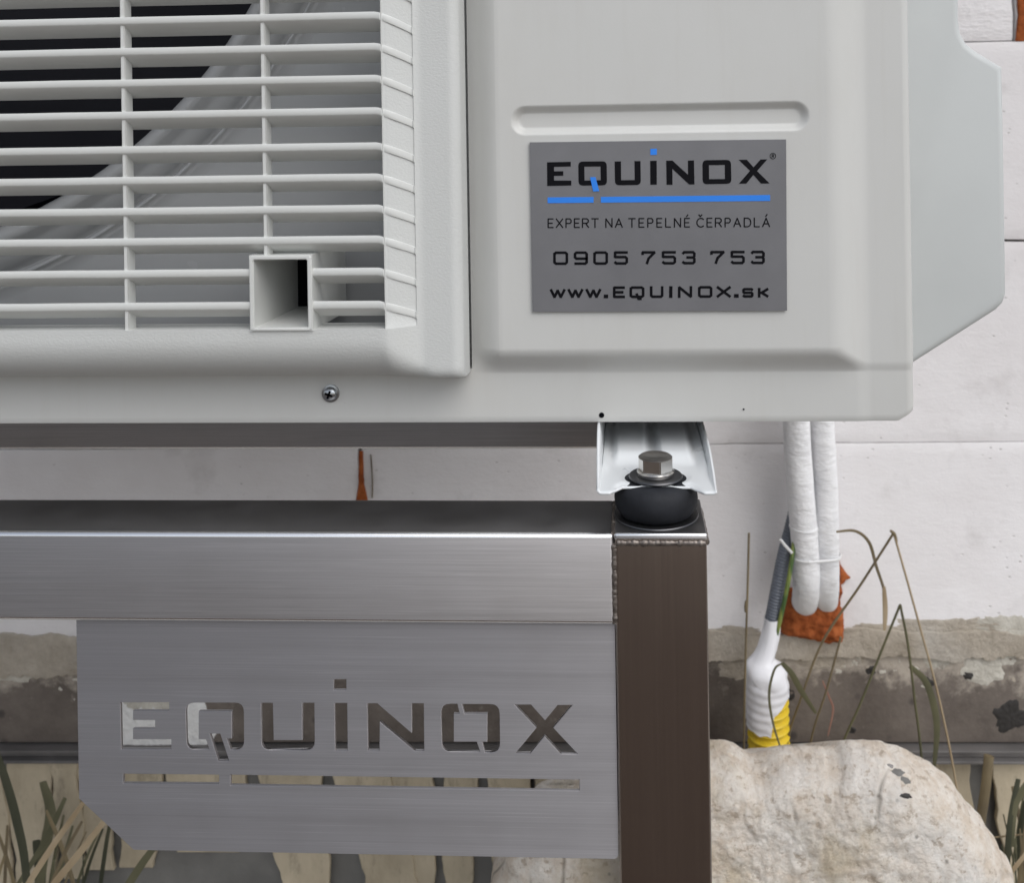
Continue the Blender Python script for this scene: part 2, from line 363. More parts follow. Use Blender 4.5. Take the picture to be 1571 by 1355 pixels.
# ================================================================== WALL AND PLINTH
YW = 0.665
wall = thing('block_wall', (0, YW, 0), 'white aerated concrete block wall behind the heat pump with orange foam joints', 'wall')
zj = [AZ(1500, v, YW) for v in (980, 682, 371, 62)]
zrows = zj + [zj[-1]+0.25*k for k in range(1, 5)]
def jx(u, v): return AX(u, v, YW)
joints = [[-1.9, jx(-190, 720), jx(556, 730), jx(1240, 730), 1.05, 1.7],
          [-1.9, -0.72, -0.12, jx(1690, 500), 1.7],
          [-1.9, -0.95, -0.35, 0.25, 0.85, 1.7],
          [-1.9, jx(90, 20), jx(820, 20), jx(1563, 20), 1.08, 1.7]] + [[-1.9, -0.8+0.3*(k % 2), -0.2+0.3*(k % 2), 0.4+0.3*(k % 2), 1.0+0.3*(k % 2), 1.7] for k in range(4)]
box('backing', -1.9, 1.7, YW+0.012, YW+0.24, zrows[0]+0.002, zrows[-1]-0.002, dark_gap, wall)
gaps = [0.0012, 0.0012, 0.0028, 0.0018, 0.0018, 0.0018, 0.0018]
for r in range(len(zrows)-1):
    js = joints[r]; gp = gaps[r]
    gtop = gaps[min(r+1, 6)]
    for k in range(len(js)-1):
        a, b = js[k], js[k+1]; gx = 0.0022
        if r == 0 and k == 1: b -= 0.002
        if r == 3 and k == 2: b -= 0.002
        dy = random.uniform(-0.0015, 0.0015)
        bm = bmesh.new(); box_bm(bm, a+gx/2, b-gx/2, YW+dy, YW+0.25, zrows[r]+gp/2, zrows[r+1]-gtop/2)
        es = [e for e in bm.edges if all(v.co.y < YW+0.1 for v in e.verts)]
        bmesh.ops.subdivide_edges(bm, edges=[e for e in es if True], cuts=30, use_grid_fill=True)
        for v in bm.verts:
            if v.co.y < YW+0.1:
                edge = min(abs(v.co.x-a), abs(v.co.x-b), abs(v.co.z-zrows[r]), abs(v.co.z-zrows[r+1]))
                nn = noise.noise(v.co*55)
                if edge < 0.004:
                    v.co.y += 0.0012*(1+nn); v.co.z += 0.0009*noise.noise(v.co*70+Vector((5, 1, 2))); v.co.x += 0.0012*noise.noise(v.co*60+Vector((1, 9, 4)))
                else: v.co.y += 0.0006*nn
        frombm('block', bm, aac_rough if r >= 3 else aac, wall, True, 35)
# foam in the joints
def blob(name, outline, Y, depth, mat, parent, amp=0.003, fr=90, seed=0, rings=10):
    """lumpy relief with the given outline (x, z) standing proud of the plane y=Y"""
    pts = [Vector((p[0], p[1])) for p in outline]; dense = []
    for i, p in enumerate(pts):
        q = pts[(i+1) % len(pts)]; n = max(2, int((q-p).length/0.0025))
        dense += [p.lerp(q, k/n) for k in range(n)]
    c = sum(dense, Vector((0, 0)))/len(dense); N = len(dense); verts, faces = [], []
    sv = Vector((seed*3.1, seed*1.7, seed*0.9))
    for j in range(rings+1):
        t = j/rings; s = 1-t; h = depth*math.sqrt(max(0, 1-s**4))
        for i, p in enumerate(dense):
            q = c+(p-c)*s; v3 = Vector((q.x, 0, q.y))
            e = noise.noise(v3*fr+sv)*amp
            dirv = (p-c).normalized(); q2 = q+dirv*noise.noise(v3*fr*1.3+sv*2)*amp*(0.6 if j else 1.0)*(1 if s > 0.3 else 0)
            verts.append((q2.x, Y-h-(e if j else 0), q2.y))
    for j in range(rings):
        for i in range(N):
            k = (i+1) % N; faces.append((j*N+i, j*N+k, (j+1)*N+k, (j+1)*N+i))
    return mesh(name, verts, faces, mat, parent, True, None)
def pxo(l, Y): return [(at(u, v, Y).x, at(u, v, Y).z) for u, v in l]
blob('foam_filling', pxo([(553, 690), (559, 690), (561, 740), (567, 768), (548, 768), (552, 740)], YW), YW+0.001, 0.003, foam, wall, 0.001, 120, 1)
blob('foam_filling', pxo([(1563, -60), (1590, -60), (1592, 62), (1563, 61), (1567, 20)], YW), YW+0.0005, 0.003, foam, wall, 0.0015, 90, 2)
blob('foam_filling', pxo([(1201, 922), (1232, 915), (1290, 922), (1296, 950), (1296, 986), (1262, 985), (1198, 972)], YW), YW+0.001, 0.022, foam, wall, 0.0042, 120, 3, 18)
blob('foam_filling', pxo([(1276, 850), (1290, 862), (1298, 878), (1306, 888), (1292, 898), (1294, 912), (1284, 930), (1270, 930)], YW), YW+0.001, 0.010, foam, wall, 0.0045, 150, 4, 14)
blob('foam_filling', pxo([(1203, 905), (1290, 900), (1290, 925), (1200, 928)], YW), YW+0.001, 0.012, foam, wall, 0.002, 110, 5)
# hairline crack beside the foam
tube('crack', [at(572+1.5*math.sin(v), v, YW-0.0005) for v in range(695, 764, 6)], 0.0008, brown_stem, wall, 6)

plinth = thing('house_plinth', (0, YW, 0), 'grey brown coated house plinth with mortar smears below the white blocks', 'plinth')
zp_top, zp_bot = zj[0]-0.001, AZ(1450, 1150, YW)
box('coated_band', -1.9, 1.7, YW+0.004, YW+0.28, zp_bot, zp_top, plinth_m, plinth, 0.002)
box('footing', -1.9, 1.7, YW+0.022, YW+0.28, -0.02, zp_bot-0.001, grey_board, plinth)
# mortar bed with a ragged lower edge
def ragged(x0, x1, ztop, fn, n):
    lo = [(x0+(x1-x0)*i/n, fn(x0+(x1-x0)*i/n)) for i in range(n+1)]
    hi = [(x, ztop+0.007*noise.noise(Vector((x*9, 6, 2)))+0.004*noise.noise(Vector((x*35, 4, 7)))+0.0015*noise.noise(Vector((x*170, 2, 7)))) for x, _ in lo]
    return lo+hi[::-1]
zb0 = AZ(1400, 1012, YW)
def lowedge(x):
    L = sstep(jx(420, 1000), jx(120, 1000), x)
    return zb0 - 0.002 - 0.020*L + (0.007+0.006*L)*noise.noise(Vector((x*14, 3, 0))) + 0.006*noise.noise(Vector((x*45, 1, 0))) + 0.0035*noise.noise(Vector((x*150, 8, 0))) + 0.0015*noise.noise(Vector((x*420, 8, 3)))
sheet('mortar_bed', [ragged(-1.7, 1.6, zp_top+0.006, lowedge, 1600)], YW-0.0035, 0.010, mortar, plinth, 0.0012)
def smear(cx, cz, rx, rz, seed, mat, h=0.003, name='mortar_smear'):
    out = []
    for k in range(40):
        a = 2*math.pi*k/40; rr = 1+0.35*noise.noise(Vector((math.cos(a)*1.6+seed, math.sin(a)*1.6, seed)))+0.18*noise.noise(Vector((math.cos(a)*6, math.sin(a)*6+seed, 2)))
        out.append((cx+rx*rr*math.cos(a), cz+rz*rr*math.sin(a)))
    return blob(name, out, YW+0.0045, h*0.5, mat, plinth, 0.0011, 190, seed, 6)
def psm(u, v, ru, rv, seed, mat, h=0.003, name='mortar_smear'):
    p = at(u, v, YW); k = (YW-CAM.y)/F; smear(p.x, p.z, ru*k, rv*k, seed, mat, h, name)
psm(1515, 1035, 34, 26, 1, pale); psm(1440, 1022, 22, 14, 2, pale, 0.002); psm(1548, 1018, 26, 12, 3, pale, 0.002)
psm(228, 1105, 70, 66, 4, limew, 0.005); psm(300, 1120, 36, 50, 5, limew, 0.0042); psm(238, 1062, 56, 30, 15, pale, 0.0055)
psm(20, 1015, 66, 24, 6, pale, 0.004); psm(105, 1008, 50, 20, 7, pale, 0.004); psm(-70, 1020, 60, 24, 26, pale, 0.004); psm(1130, 1030, 30, 20, 8, mortar, 0.003)
psm(1265, 1022, 40, 12, 9, mortar, 0.003)
psm(1556, 1112, 28, 24, 10, tar, 0.003, 'tar_stain'); psm(1340, 1036, 9, 8, 11, tar, 0.002, 'tar_stain'); psm(1430, 1055, 11, 9, 12, tar, 0.002, 'tar_stain')
psm(1492, 1044, 9, 9, 13, tar, 0.004, 'tar_stain'); psm(1212, 1072, 10, 12, 14, tar, 0.002, 'tar_stain'); psm(1310, 1128, 7, 5, 16, tar, 0.002, 'tar_stain')
def wsm(u, v, ru, rv, seed, mat):
    p = at(u, v, YW); k = (YW-CAM.y)/F; out = []
    for j in range(60):
        a = 2*math.pi*j/60; rr = 1+0.4*noise.noise(Vector((math.cos(a)*1.6+seed, math.sin(a)*1.6, seed)))+0.25*noise.noise(Vector((math.cos(a)*7, math.sin(a)*7+seed, 2)))
        out.append((p.x+ru*k*rr*math.cos(a), p.z+rv*k*rr*math.sin(a)))
    blob('mortar_smear', out, YW-0.0006, 0.0014, mat, plinth, 0.0008, 200, seed, 5)
wsm(1470, 968, 95, 20, 31, mortar); wsm(1345, 972, 50, 12, 32, mortar); wsm(1130, 972, 40, 9, 33, mortar); wsm(1550, 972, 60, 26, 34, pale); wsm(60, 985, 80, 14, 35, pale)
rs = random.Random(11)
for k in range(46):
    u = rs.uniform(1100, 1571) if k % 3 else rs.uniform(-10, 330)
    v = 1016+abs(rs.gauss(0, 26)); r_ = rs.uniform(1.5, 5.0)
    psm(u, min(v, 1132), r_*rs.uniform(0.8, 1.6), r_, 40+k, pale if k % 2 else mortar, 0.0016)
# edge rail along the bottom of the coated band
bm = bmesh.new()
box_bm(bm, -1.9, 1.7, YW-0.010, YW+0.02, zp_bot-0.004, zp_bot-0.0015, 0.0006)
box_bm(bm, -1.9, 1.7, YW-0.004, YW+0.0215, zp_bot-0.0125, zp_bot-0.0045, 0.001)
box_bm(bm, -1.9, 1.7, YW-0.012, YW+0.0215, zp_bot-0.0165, zp_bot-0.0128, 0.001)
frombm('edge_rail', bm, profile_m, plinth)
# pale cladding strips with torn edges hanging below the rail
zs_top = zp_bot-0.017
def strip(u0, u1, vlen, seed, lean=0.0):
    x0, x1 = jx(u0, 1180), jx(u1, 1180); zb = AZ(u0, vlen, YW); n = 26
    def e(x, z, s): return x + lean*(zs_top-z) + 0.006*noise.noise(Vector((z*22, s, seed*2.3))) + 0.0025*noise.noise(Vector((z*80, s, seed)))
    zz = [zs_top+(zb-zs_top)*i/n for i in range(n+1)]
    wid = lambda i: 1-0.28*(i/n)**2+0.10*noise.noise(Vector((i*0.22, seed*3.1, 0)))
    xm = (x0+x1)/2
    l = [(e(xm+(x0-xm)*wid(i), z, 1), z) for i, z in enumerate(zz)]; r = [(e(xm+(x1-xm)*wid(i), z, 7), z) for i, z in enumerate(zz)]
    o = sheet('cladding_strip', [l+r[::-1]], YW+0.0045+0.003*(seed % 4), 0.008, clad, plinth, 0.0015)
    return o
for i, (a, b, c, ln) in enumerate([(-160, -60, 1500, 0), (-56, 6, 1420, .1), (10, 78, 1460, .05), (80, 124, 1340, .1), (126, 182, 1330, 0), (184, 250, 1330, -.05), (252, 379, 1310, 0),
        (396, 486, 1400, .15), (506, 592, 1460, .25), (598, 668, 1440, 0), (680, 735, 1380, -.05), (745, 812, 1330, 0), (818, 905, 1400, 0), (915, 1010, 1500, 0),
        (1020, 1120, 1500, 0), (1130, 1240, 1500, 0), (1250, 1345, 1500, 0), (1352, 1424, 1400, .1), (1430, 1502, 1560, 0.0), (1528, 1592, 1600, 0.10), (1596, 1690, 1500, 0)]):
    strip(a, b, c, i+1, ln)

wall.rotation_euler.z = plinth.rotation_euler.z = R(1.2)      # the house stands slightly askew to the unit

# ================================================================== STEEL STAND
stand = thing('steel_stand', (AX(1014, 1100, 0.0), 0.025, 0), 'brushed stainless steel stand with cut-out name plate under the heat pump', 'stand')
ZRT, ZRB = AZ(900, 820, 0.0), AZ(900, 960, 0.0)
PXL, PXR = AX(945.5, 1000, -0.0006), AX(1087.5, 1000, -0.0006)
def hollow(bm, x0, x1, y0, y1, z0, z1, bev): box_bm(bm, x0, x1, y0, y1, z0, z1, bev, 3)
XL = -0.93
box('front_rail', XL+0.05, PXL-0.0004, 0.0, 0.05, ZRB, ZRT, steel_h, stand, 0.0022, 3)
box('rear_rail', XL+0.05, PXL-0.0004, 0.296, 0.346, ZRB, ZRT, steel_h, stand, 0.0022, 3)
for (x0, x1, y0) in ((PXL, PXR, -0.0006), (PXL, PXR, 0.2954), (XL, XL+0.05, -0.0006), (XL, XL+0.05, 0.2954)):
    box('post', x0, x1, y0, y0+0.05, -0.01, ZRT+0.0006, steel_v, stand, 0.0022, 3)
for x0, x1 in ((PXL, PXR), (XL, XL+0.05)):
    box('side_rail', x0+0.001, x1-0.001, 0.0498, 0.2952, ZRB, ZRT-0.0004, steel_h, stand, 0.0022, 3)
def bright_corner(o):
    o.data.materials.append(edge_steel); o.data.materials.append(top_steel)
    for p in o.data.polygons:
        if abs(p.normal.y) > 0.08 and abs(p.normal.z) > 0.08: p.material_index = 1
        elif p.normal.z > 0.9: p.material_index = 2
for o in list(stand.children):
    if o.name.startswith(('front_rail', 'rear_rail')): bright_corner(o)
# weld beads: overlapping little scales
def bead(p0, p1, r, n, name='weld_bead'):
    verts, faces = [], []
    p0, p1 = Vector(p0), Vector(p1); t = (p1-p0).normalized()
    m_ = n*6; pts, rad = [], []
    for i in range(m_+1):
        f = i/m_; ph = (f*n) % 1.0
        j = Vector((noise.noise(Vector((i*.37, 1, 0))), noise.noise(Vector((i*.37, 5, 0))), noise.noise(Vector((i*.37, 9, 0)))))
        pts.append(p0.lerp(p1, f)+j*r*0.22); rad.append(r*(0.92+0.12*(1-ph)**0.7+0.34*noise.noise(Vector((i*.17, 0, 3)))))
    return tube(name, pts, rad, weld, stand, 10, True)
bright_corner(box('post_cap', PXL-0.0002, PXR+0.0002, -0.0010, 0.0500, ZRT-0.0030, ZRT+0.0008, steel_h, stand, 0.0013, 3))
bead((PXL+0.0008, 0.0006, ZRT-0.0046), (PXR-0.001, 0.0006, ZRT-0.0046), 0.0019, 17)
bead((PXL-0.0002, 0.0011, ZRT-0.005), (PXL-0.0002, 0.0011, ZRB+0.001), 0.0017, 13)
bead((PXL-0.0006, 0.002, ZRT-0.0010), (PXL-0.0006, 0.047, ZRT-0.0010), 0.0015, 14)
bead((PXR-0.0002, 0.002, ZRT-0.0048), (PXR-0.0002, 0.047, ZRT-0.0048), 0.0016, 14)
# name plate with letters cut right through
YP = 0.0035
def z6(l): return pxo([(160+x/3.9275, 1020+y/3.9275) for x, y in l], YP)
def z7(l): return pxo([(540+x/3.9275, 1020+y/3.9275) for x, y in l], YP)
xpl, xpr = AX(119, 1090, YP), AX(946.5, 1140, YP)
zpb, zpt = AZ(575, 1312, YP), ZRB-0.0003
chx, chz = AX(205, 1305, YP), AZ(125, 1226, YP)
outer = [(xpl, zpt), (xpl, chz), (chx, zpb), (xpr, zpb), (xpr, zpt)]
outer = rounded(outer, [3], 0.003)
holes = [z6([(97, 230), (390, 228), (390, 281), (172, 281), (172, 336), (305, 336), (305, 389), (172, 389), (172, 452), (403, 452), (403, 513), (103, 513)]),
    rounded(z6([(490, 231), (840, 231), (842, 515), (762, 515), (738, 448), (768, 448), (768, 284), (568, 284), (568, 452), (612, 452), (634, 514), (497, 514)]), [0, 1, 2, 11], 0.005),
    z6([(635, 418), (698, 418), (752, 582), (688, 583)]),
    rounded(z6([(945, 232), (1015, 232), (1020, 457), (1193, 457), (1193, 232), (1265, 232), (1268, 517), (948, 517)]), [6, 7], 0.005),
    z6([(1382, 90), (1458, 89), (1458, 156), (1382, 156)]), z6([(1387, 233), (1463, 233), (1466, 521), (1392, 521)]),
    z7([(92, 235), (152, 235), (360, 415), (360, 235), (432, 235), (435, 523), (380, 523), (167, 345), (165, 521), (97, 521)]),
    rounded(z7([(635, 238), (648, 299), (613, 299), (613, 467), (752, 467), (772, 529), (543, 527), (536, 238)]), [6, 7], 0.005),
    rounded(z7([(662, 239), (888, 240), (892, 531), (800, 531), (785, 468), (815, 468), (815, 299), (678, 299)]), [1, 2], 0.005),
    z7([(980, 243), (1078, 243), (1163, 338), (1240, 245), (1328, 245), (1212, 382), (1362, 543), (1260, 541), (1160, 432), (1075, 538), (983, 538), (1112, 382)]),
    pxo([(189, 1188), (336, 1189.5), (336, 1204), (189, 1203)], YP), pxo([(353.5, 1189.5), (889, 1197), (889, 1214.5), (353.5, 1206)], YP)]
plate = sheet('name_plate', [outer]+holes, YP, 0.002, steel_p, stand, 0.0002)
# folded return at the plate's right edge
box('plate_return', xpr-0.003, xpr-0.0003, YP+0.0021, 0.040, zpb+0.003, zpt-0.001, steel_p, stand, 0.0006)

# ================================================================== HEAT PUMP
ZUB = AZ(700, 648.5, 0.060)
XR = AX(1403, 400, 0.060); XLU = -0.90; ZTOP = 1.60
pump = thing('heat_pump', (-0.35, 0.22, ZUB), 'pale grey outdoor heat pump unit with slatted fan grille and company sticker', 'heat pump')
# ---- front panel: pressed sheet with raised field, groove and bottom lip
Y0, RISE = 0.060, 0.0115
xl0, xl1 = AX(716, 350, .05), AX(764, 350, .05); xr0, xr1 = AX(1268, 350, .05), AX(1338, 350, .055)
zb0_, zb1_ = AZ(1000, 571, Y0), AZ(1000, 536, Y0-RISE)
gA, gB = at(806, 184, Y0-RISE), at(1219, 178, Y0-RISE); gz = (gA.z+gB.z)/2; kk = (0.55)/F
zgrv = AZ(712, 570, 0.055)
def panelY(x, z):
    a_, b_ = sstep(xr1, xr0, x), ramp(zb0_, zb1_, z); h_ = max(0.3-abs(a_-b_), 0)/0.3
    p = ramp(xl0, xl1, x)*(min(a_, b_)-h_*h_*0.3*0.25)
    y = Y0-RISE*p
    dx = max(gA.x-x, 0, x-gB.x); d = math.hypot(dx, z-gz)
    y += 0.0036*ramp(23*kk, 11*kk, d)
    if z > zgrv: y += 0.02*sstep(xl0, xl0-0.0012, x)*sstep(zgrv, zgrv+0.002, z)
    e = XR-x; r = 0.006
    if e < r: y += r-math.sqrt(max(0, r*r-(r-e)**2))
    y += 0.0002*noise.noise(Vector((x*18, 0, z*18)))
    return y
def lin(a, b, n): return [a+(b-a)*i/n for i in range(n+1)]
XC = AX(690, 500, .055); ZC = AZ(690, 560, .055)
chx0 = AX(1379, 640, Y0)
xs = lin(XLU, XC, 30) + lin(XC, xl1, 40)[1:] + lin(xl1, gA.x-24*kk, 3)[1:] + lin(gA.x-24*kk, gA.x+4*kk, 16)[1:] + lin(gA.x+4*kk, gB.x-4*kk, 60)[1:] + lin(gB.x-4*kk, gB.x+24*kk, 16)[1:] + lin(gB.x+24*kk, xr0, 4)[1:] + lin(xr0, xr1, 30)[1:] + lin(xr1, XR-0.006, 14)[1:] + [XR-0.006*math.cos(a*math.pi/16) + 0 for a in range(1, 8)] + [XR]
xs = sorted(set(round(x, 7) for x in xs))
zs = lin(ZUB, zb0_-0.001, 14) + lin(zb0_-0.001, zb1_+0.001, 26)[1:] + lin(zb1_+0.001, gz-25*kk, 50)[1:] + lin(gz-25*kk, gz-9*kk, 14)[1:] + lin(gz-9*kk, gz+9*kk, 4)[1:] + lin(gz+9*kk, gz+25*kk, 14)[1:] + lin(gz+25*kk, ZTOP, 30)[1:]
verts, faces, idx = [], [], {}
def zbx(x): return ZUB + max(0.0, (x-chx0)/(XR-chx0))*0.0065
for i, x in enumerate(xs):
    for j, z in enumerate(zs):
        zz = z+(zbx(x)-ZUB)*max(0.0, 1-(z-ZUB)/0.02)
        e = zz-zbx(x); yy = panelY(x, zz)
        if e < 0.0015: yy += 0.0008*(1-e/0.0015)
        idx[i, j] = len(verts); verts.append((x, yy, zz))
for i in range(len(xs)-1):
    for j in range(len(zs)-1):
        if xs[i+1] <= XC+1e-6 and zs[j+1] > ZC: continue
        faces.append((idx[i, j], idx[i+1, j], idx[i+1, j+1], idx[i, j+1]))
b0 = len(verts)
for i, x in enumerate(xs): verts.append((x, 0.082, zbx(x)+0.0))
for i in range(len(xs)-1): faces.append((b0+i, b0+i+1, idx[i+1, 0], idx[i, 0]))
s0 = len(verts); iR = len(xs)-1
for j in range(len(zs)): verts.append((XR, 0.36, verts[idx[iR, j]][2]))
for j in range(len(zs)-1): faces.append((idx[iR, j], s0+j, s0+j+1, idx[iR, j+1]))
front_panel = mesh('front_panel', verts, faces, paint, pump, True, 50)
# drain hole and specks in the lip
for (u, v, r) in ((923, 637, .0016), (1141, 628, .0005)):
    p = at(u, v, Y0-0.0002); lathe('drain_hole', [(0.0, -0.0004), (r, -0.0003), (r*0.9, 0.001)], (p.x, p.y, p.z), 'Y', fin_dark, front_panel, 12)
# casing behind
box('casing_top', XLU, XR-0.001, 0.064, 0.37, ZTOP-0.001, ZTOP+0.012, paint, pump, 0.004)
box('casing_back', XLU+0.004, XR-0.004, 0.356, 0.364, ZUB+0.004, ZTOP-0.002, fin_dark, pump)
box('casing_side', XLU-0.001, XLU+0.002, 0.062, 0.36, ZUB+0.001, ZTOP-0.002, paint, pump)
box('base_pan', XLU+0.003, XR-0.003, 0.083, 0.355, ZUB+0.0015, ZUB+0.006, pan_m, pump)
box('partition', AX(720, 300, .07), AX(720, 300, .07)+0.003, 0.070, 0.354, ZUB+0.008, ZTOP-0.004, inner_grey, pump)
# lip screw
sp_ = at(508, 603, Y0); sc_ = lathe('screw', [(0.0, -0.0048), (0.0026, -0.0046), (0.0037, -0.0038), (0.0040, -0.0022), (0.0041, -0.0016), (0.0053, -0.0014), (0.0053, 0.0002)], (sp_.x, Y0, sp_.z), 'Y', zinc, front_panel, 32)
bm = bmesh.new()
for a in (0.35, 0.35+math.pi/2):
    b2 = bmesh.new(); box_bm(b2, -0.0024, 0.0024, -0.0002, 0.0002, -0.0006, 0.0006)
    bmesh.ops.rotate(b2, verts=b2.verts, matrix=Matrix.Rotation(a, 3, 'Y')); bmesh.ops.translate(b2, verts=b2.verts, vec=(sp_.x, Y0-0.0049, sp_.z))
    me = bpy.data.meshes.new('t'); b2.to_mesh(me); b2.free(); bm.from_mesh(me); bpy.data.meshes.remove(me)
frombm('cross_recess', bm, fin_dark, pump)

# ---- fan grille
YB, YF = 0.020, 0.032                   # bulged bars / flat right stile
xo = AX(587, 260, YB); xb = AX(638, 260, YF); xg = AX(711, 290, YF+0.01)
zo = AZ(400, 506, YB); zgb = AZ(690, 577, YF+.012)
def bulge(x): return 1-sstep(xo-0.001, xb+0.004, x)
def grilleY(x, z):
    B = bulge(x)
    y = YF+(YB-YF)*B
    Bw = 1-sstep(xo-0.006, xb+0.010, x)       # wider blend for the bottom bar's roll-under
    e = z-zgb; r = 0.007+0.019*Bw
    if e < r: y += (r-math.sqrt(max(0, r*r-(r-e)**2)))*(1.0 if Bw < 0.01 else 1.0+0.25*Bw)
    e2 = xg-x; r2 = 0.0065
    if e2 < r2: y += r2-math.sqrt(max(0, r2*r2-(r2-e2)**2))
    if xo < x < xb-0.0006 and z > zo+0.0008: y += 0.0009
    return y
ZGT = 1.55
xs = lin(XLU+0.02, xo-0.03, 30) + lin(xo-0.03, xo, 12)[1:] + lin(xo, xb-0.0008, 16)[1:] + [xb-0.0004, xb] + lin(xb, xg-0.0065, 14)[1:] + [xg-0.0065*(1-math.sin(a*math.pi/16)) for a in range(1, 9)]
zs = [zgb+0.026*(1-math.cos(a*math.pi/2/14)) for a in range(15)] + lin(zgb+0.026, zo-0.0004, 6)[1:] + [zo, zo+0.0012] + lin(zo+0.0012, ZGT, 60)[1:]
zs = sorted(set(round(z, 7) for z in zs))
verts, faces, idx = [], [], {}
for i, x in enumerate(xs):
    for j, z in enumerate(zs): idx[i, j] = len(verts); verts.append((x, grilleY(x, z), z))
solid = lambda i, j: 0 <= i < len(xs)-1 and 0 <= j < len(zs)-1 and not (xs[i+1] <= xo+1e-6 and zs[j] >= zo-1e-6)
for i in range(len(xs)-1):
    for j in range(len(zs)-1):
        if solid(i, j): faces.append((idx[i, j], idx[i+1, j], idx[i+1, j+1], idx[i, j+1]))
def skirt(seq, yb):
    n0 = len(verts)
    for k in seq: x, y, z = verts[k]; verts.append((x, yb, z))
    for a in range(len(seq)-1): faces.append((seq[a], n0+a, n0+a+1, seq[a+1]))
jo = min(j for j in range(len(zs)) if zs[j] >= zo-1e-6); io = max(i for i in range(len(xs)) if xs[i] <= xo+1e-6)
skirt([idx[i, 0] for i in range(len(xs))][::-1], 0.0605); skirt([idx[len(xs)-1, j] for j in range(len(zs))], 0.0545)
skirt([idx[i, jo] for i in range(io+1)], 0.040); skirt([idx[io, j] for j in range(jo, len(zs))], 0.036)
grille = mesh('fan_grille', verts, faces, plastic, pump, True, 50)
# slats: sloped blades that roll back on to the stile
SEC = [(0.0003, 0.0002), (0.0, -0.0006), (0.0, -0.0032), (0.0004, -0.0040), (0.0115, -0.0098), (0.0115, -0.0082), (0.0016, 0.0004)]
def slat(x0, x1, zt, roll=True):
    xs_ = lin(x0, min(x1, xo-0.004), 24)
    if x1 > xo: xs_ += lin(xo-0.004, xb-0.0004, 22)[1:]
    v_, f_ = [], []; n = len(SEC)
    for x in xs_:
        s = max(0.0, (x-(xo-0.004))/(xb-xo+0.004))
        drop = 0.0080*(s**1.45*(1.12-0.12*s))
        yf = grilleY(max(x, xo-0.004), zt) - 0.0015*sstep(0, 0.6, s)*(1-0.30*s) if x > xo-0.004 else YB
        wob = 0.0002*noise.noise(Vector((x*30, zt*90, 0)))
        for (a, b) in SEC:
            tt = 1-0.12*s
            v_.append((x, yf+a*(1-0.75*s), zt-drop+(b*tt if b > -0.005 else -0.0045+(b+0.0045)*(1-0.9*s))+wob))
    for i in range(len(xs_)-1):
        for k in range(n):
            k2 = (k+1) % n; f_.append((i*n+k, (i+1)*n+k, (i+1)*n+k2, i*n+k2))
    f_ += [tuple(range(n)), tuple((len(xs_)-1)*n+k for k in range(n))[::-1]]
    return mesh('slat', v_, f_, slatm, grille, True, 38)
ztops = [AZ(560, v, YB) for v in (463, 412, 362.5, 315, 267, 219, 165, 115, 66, 18, -31)]
bx0, bx1 = AX(384, 450, YB), AX(480, 450, YB); bzt = AZ(430, 391, YB)
while ztops[-1]+0.019 < ZGT-0.03: ztops.append(ztops[-1]+0.0187)
for k, zt in enumerate(ztops):
    if k < 2: slat(XLU+0.05, bx0+0.0012, zt); slat(bx1-0.0012, 1.0, zt)
    else: slat(XLU+0.05, 1.0, zt)
# uprights behind the slats
for k, u in enumerate((194.5, 408.5)):
    xc = AX(u, 260, YB+0.004); zlo = zo-0.001 if k == 0 else bzt-0.002
    bm = bmesh.new(); box_bm(bm, xc-0.0014, xc+0.0014, YB+0.0012, YB+0.0095, zlo, ZGT-0.005, 0.0006, 1); frombm('upright', bm, slatm, grille)
for k in range(1, 8):
    xc = AX(194.5, 260, YB+.004)-0.083*k
    if xc > XLU+0.06:
        bm = bmesh.new(); box_bm(bm, xc-0.0014, xc+0.0014, YB+0.0012, YB+0.0095, zo-0.001, ZGT-0.005, 0.0006, 1); frombm('upright', bm, slatm, grille)
# square socket moulded into the grille
wq = 0.0026
bm = bmesh.new()
v0 = [(bx0, bzt), (bx1, bzt), (bx1, zo-0.0006), (bx0, zo-0.0006)]; v1 = [(bx0+wq, bzt-wq), (bx1-wq, bzt-wq), (bx1-wq, zo+0.0014), (bx0+wq, zo+0.0014)]
yf, yk = YB-0.0016, YB+0.046
def ring(pl, y): return [bm.verts.new((x, y, z)) for x, z in pl]
A, B_, C_, D_ = ring(v0, yf), ring(v1, yf), ring(v0, yk), ring(v1, yk+0.025)
for k in range(4):
    q = (k+1) % 4
    bm.faces.new((A[k], A[q], B_[q], B_[k])); bm.faces.new((A[k], C_[k], C_[q], A[q])); bm.faces.new((B_[k], B_[q], D_[q], D_[k]))
bmesh.ops.bevel(bm, geom=[e for e in bm.edges if all(abs(v.co.y-yf) < 1e-6 for v in e.verts)], offset=0.0006, segments=2, affect='EDGES')
frombm('socket_box', bm, slatm, grille)
box('socket_shade', bx0+wq+0.0001, bx1-wq-0.0001, yk+0.0235, yk+0.0245, zo+0.0016, bzt-wq-0.0001, fin_dark, grille)  # black sheet standing in for the shade deep inside the socket

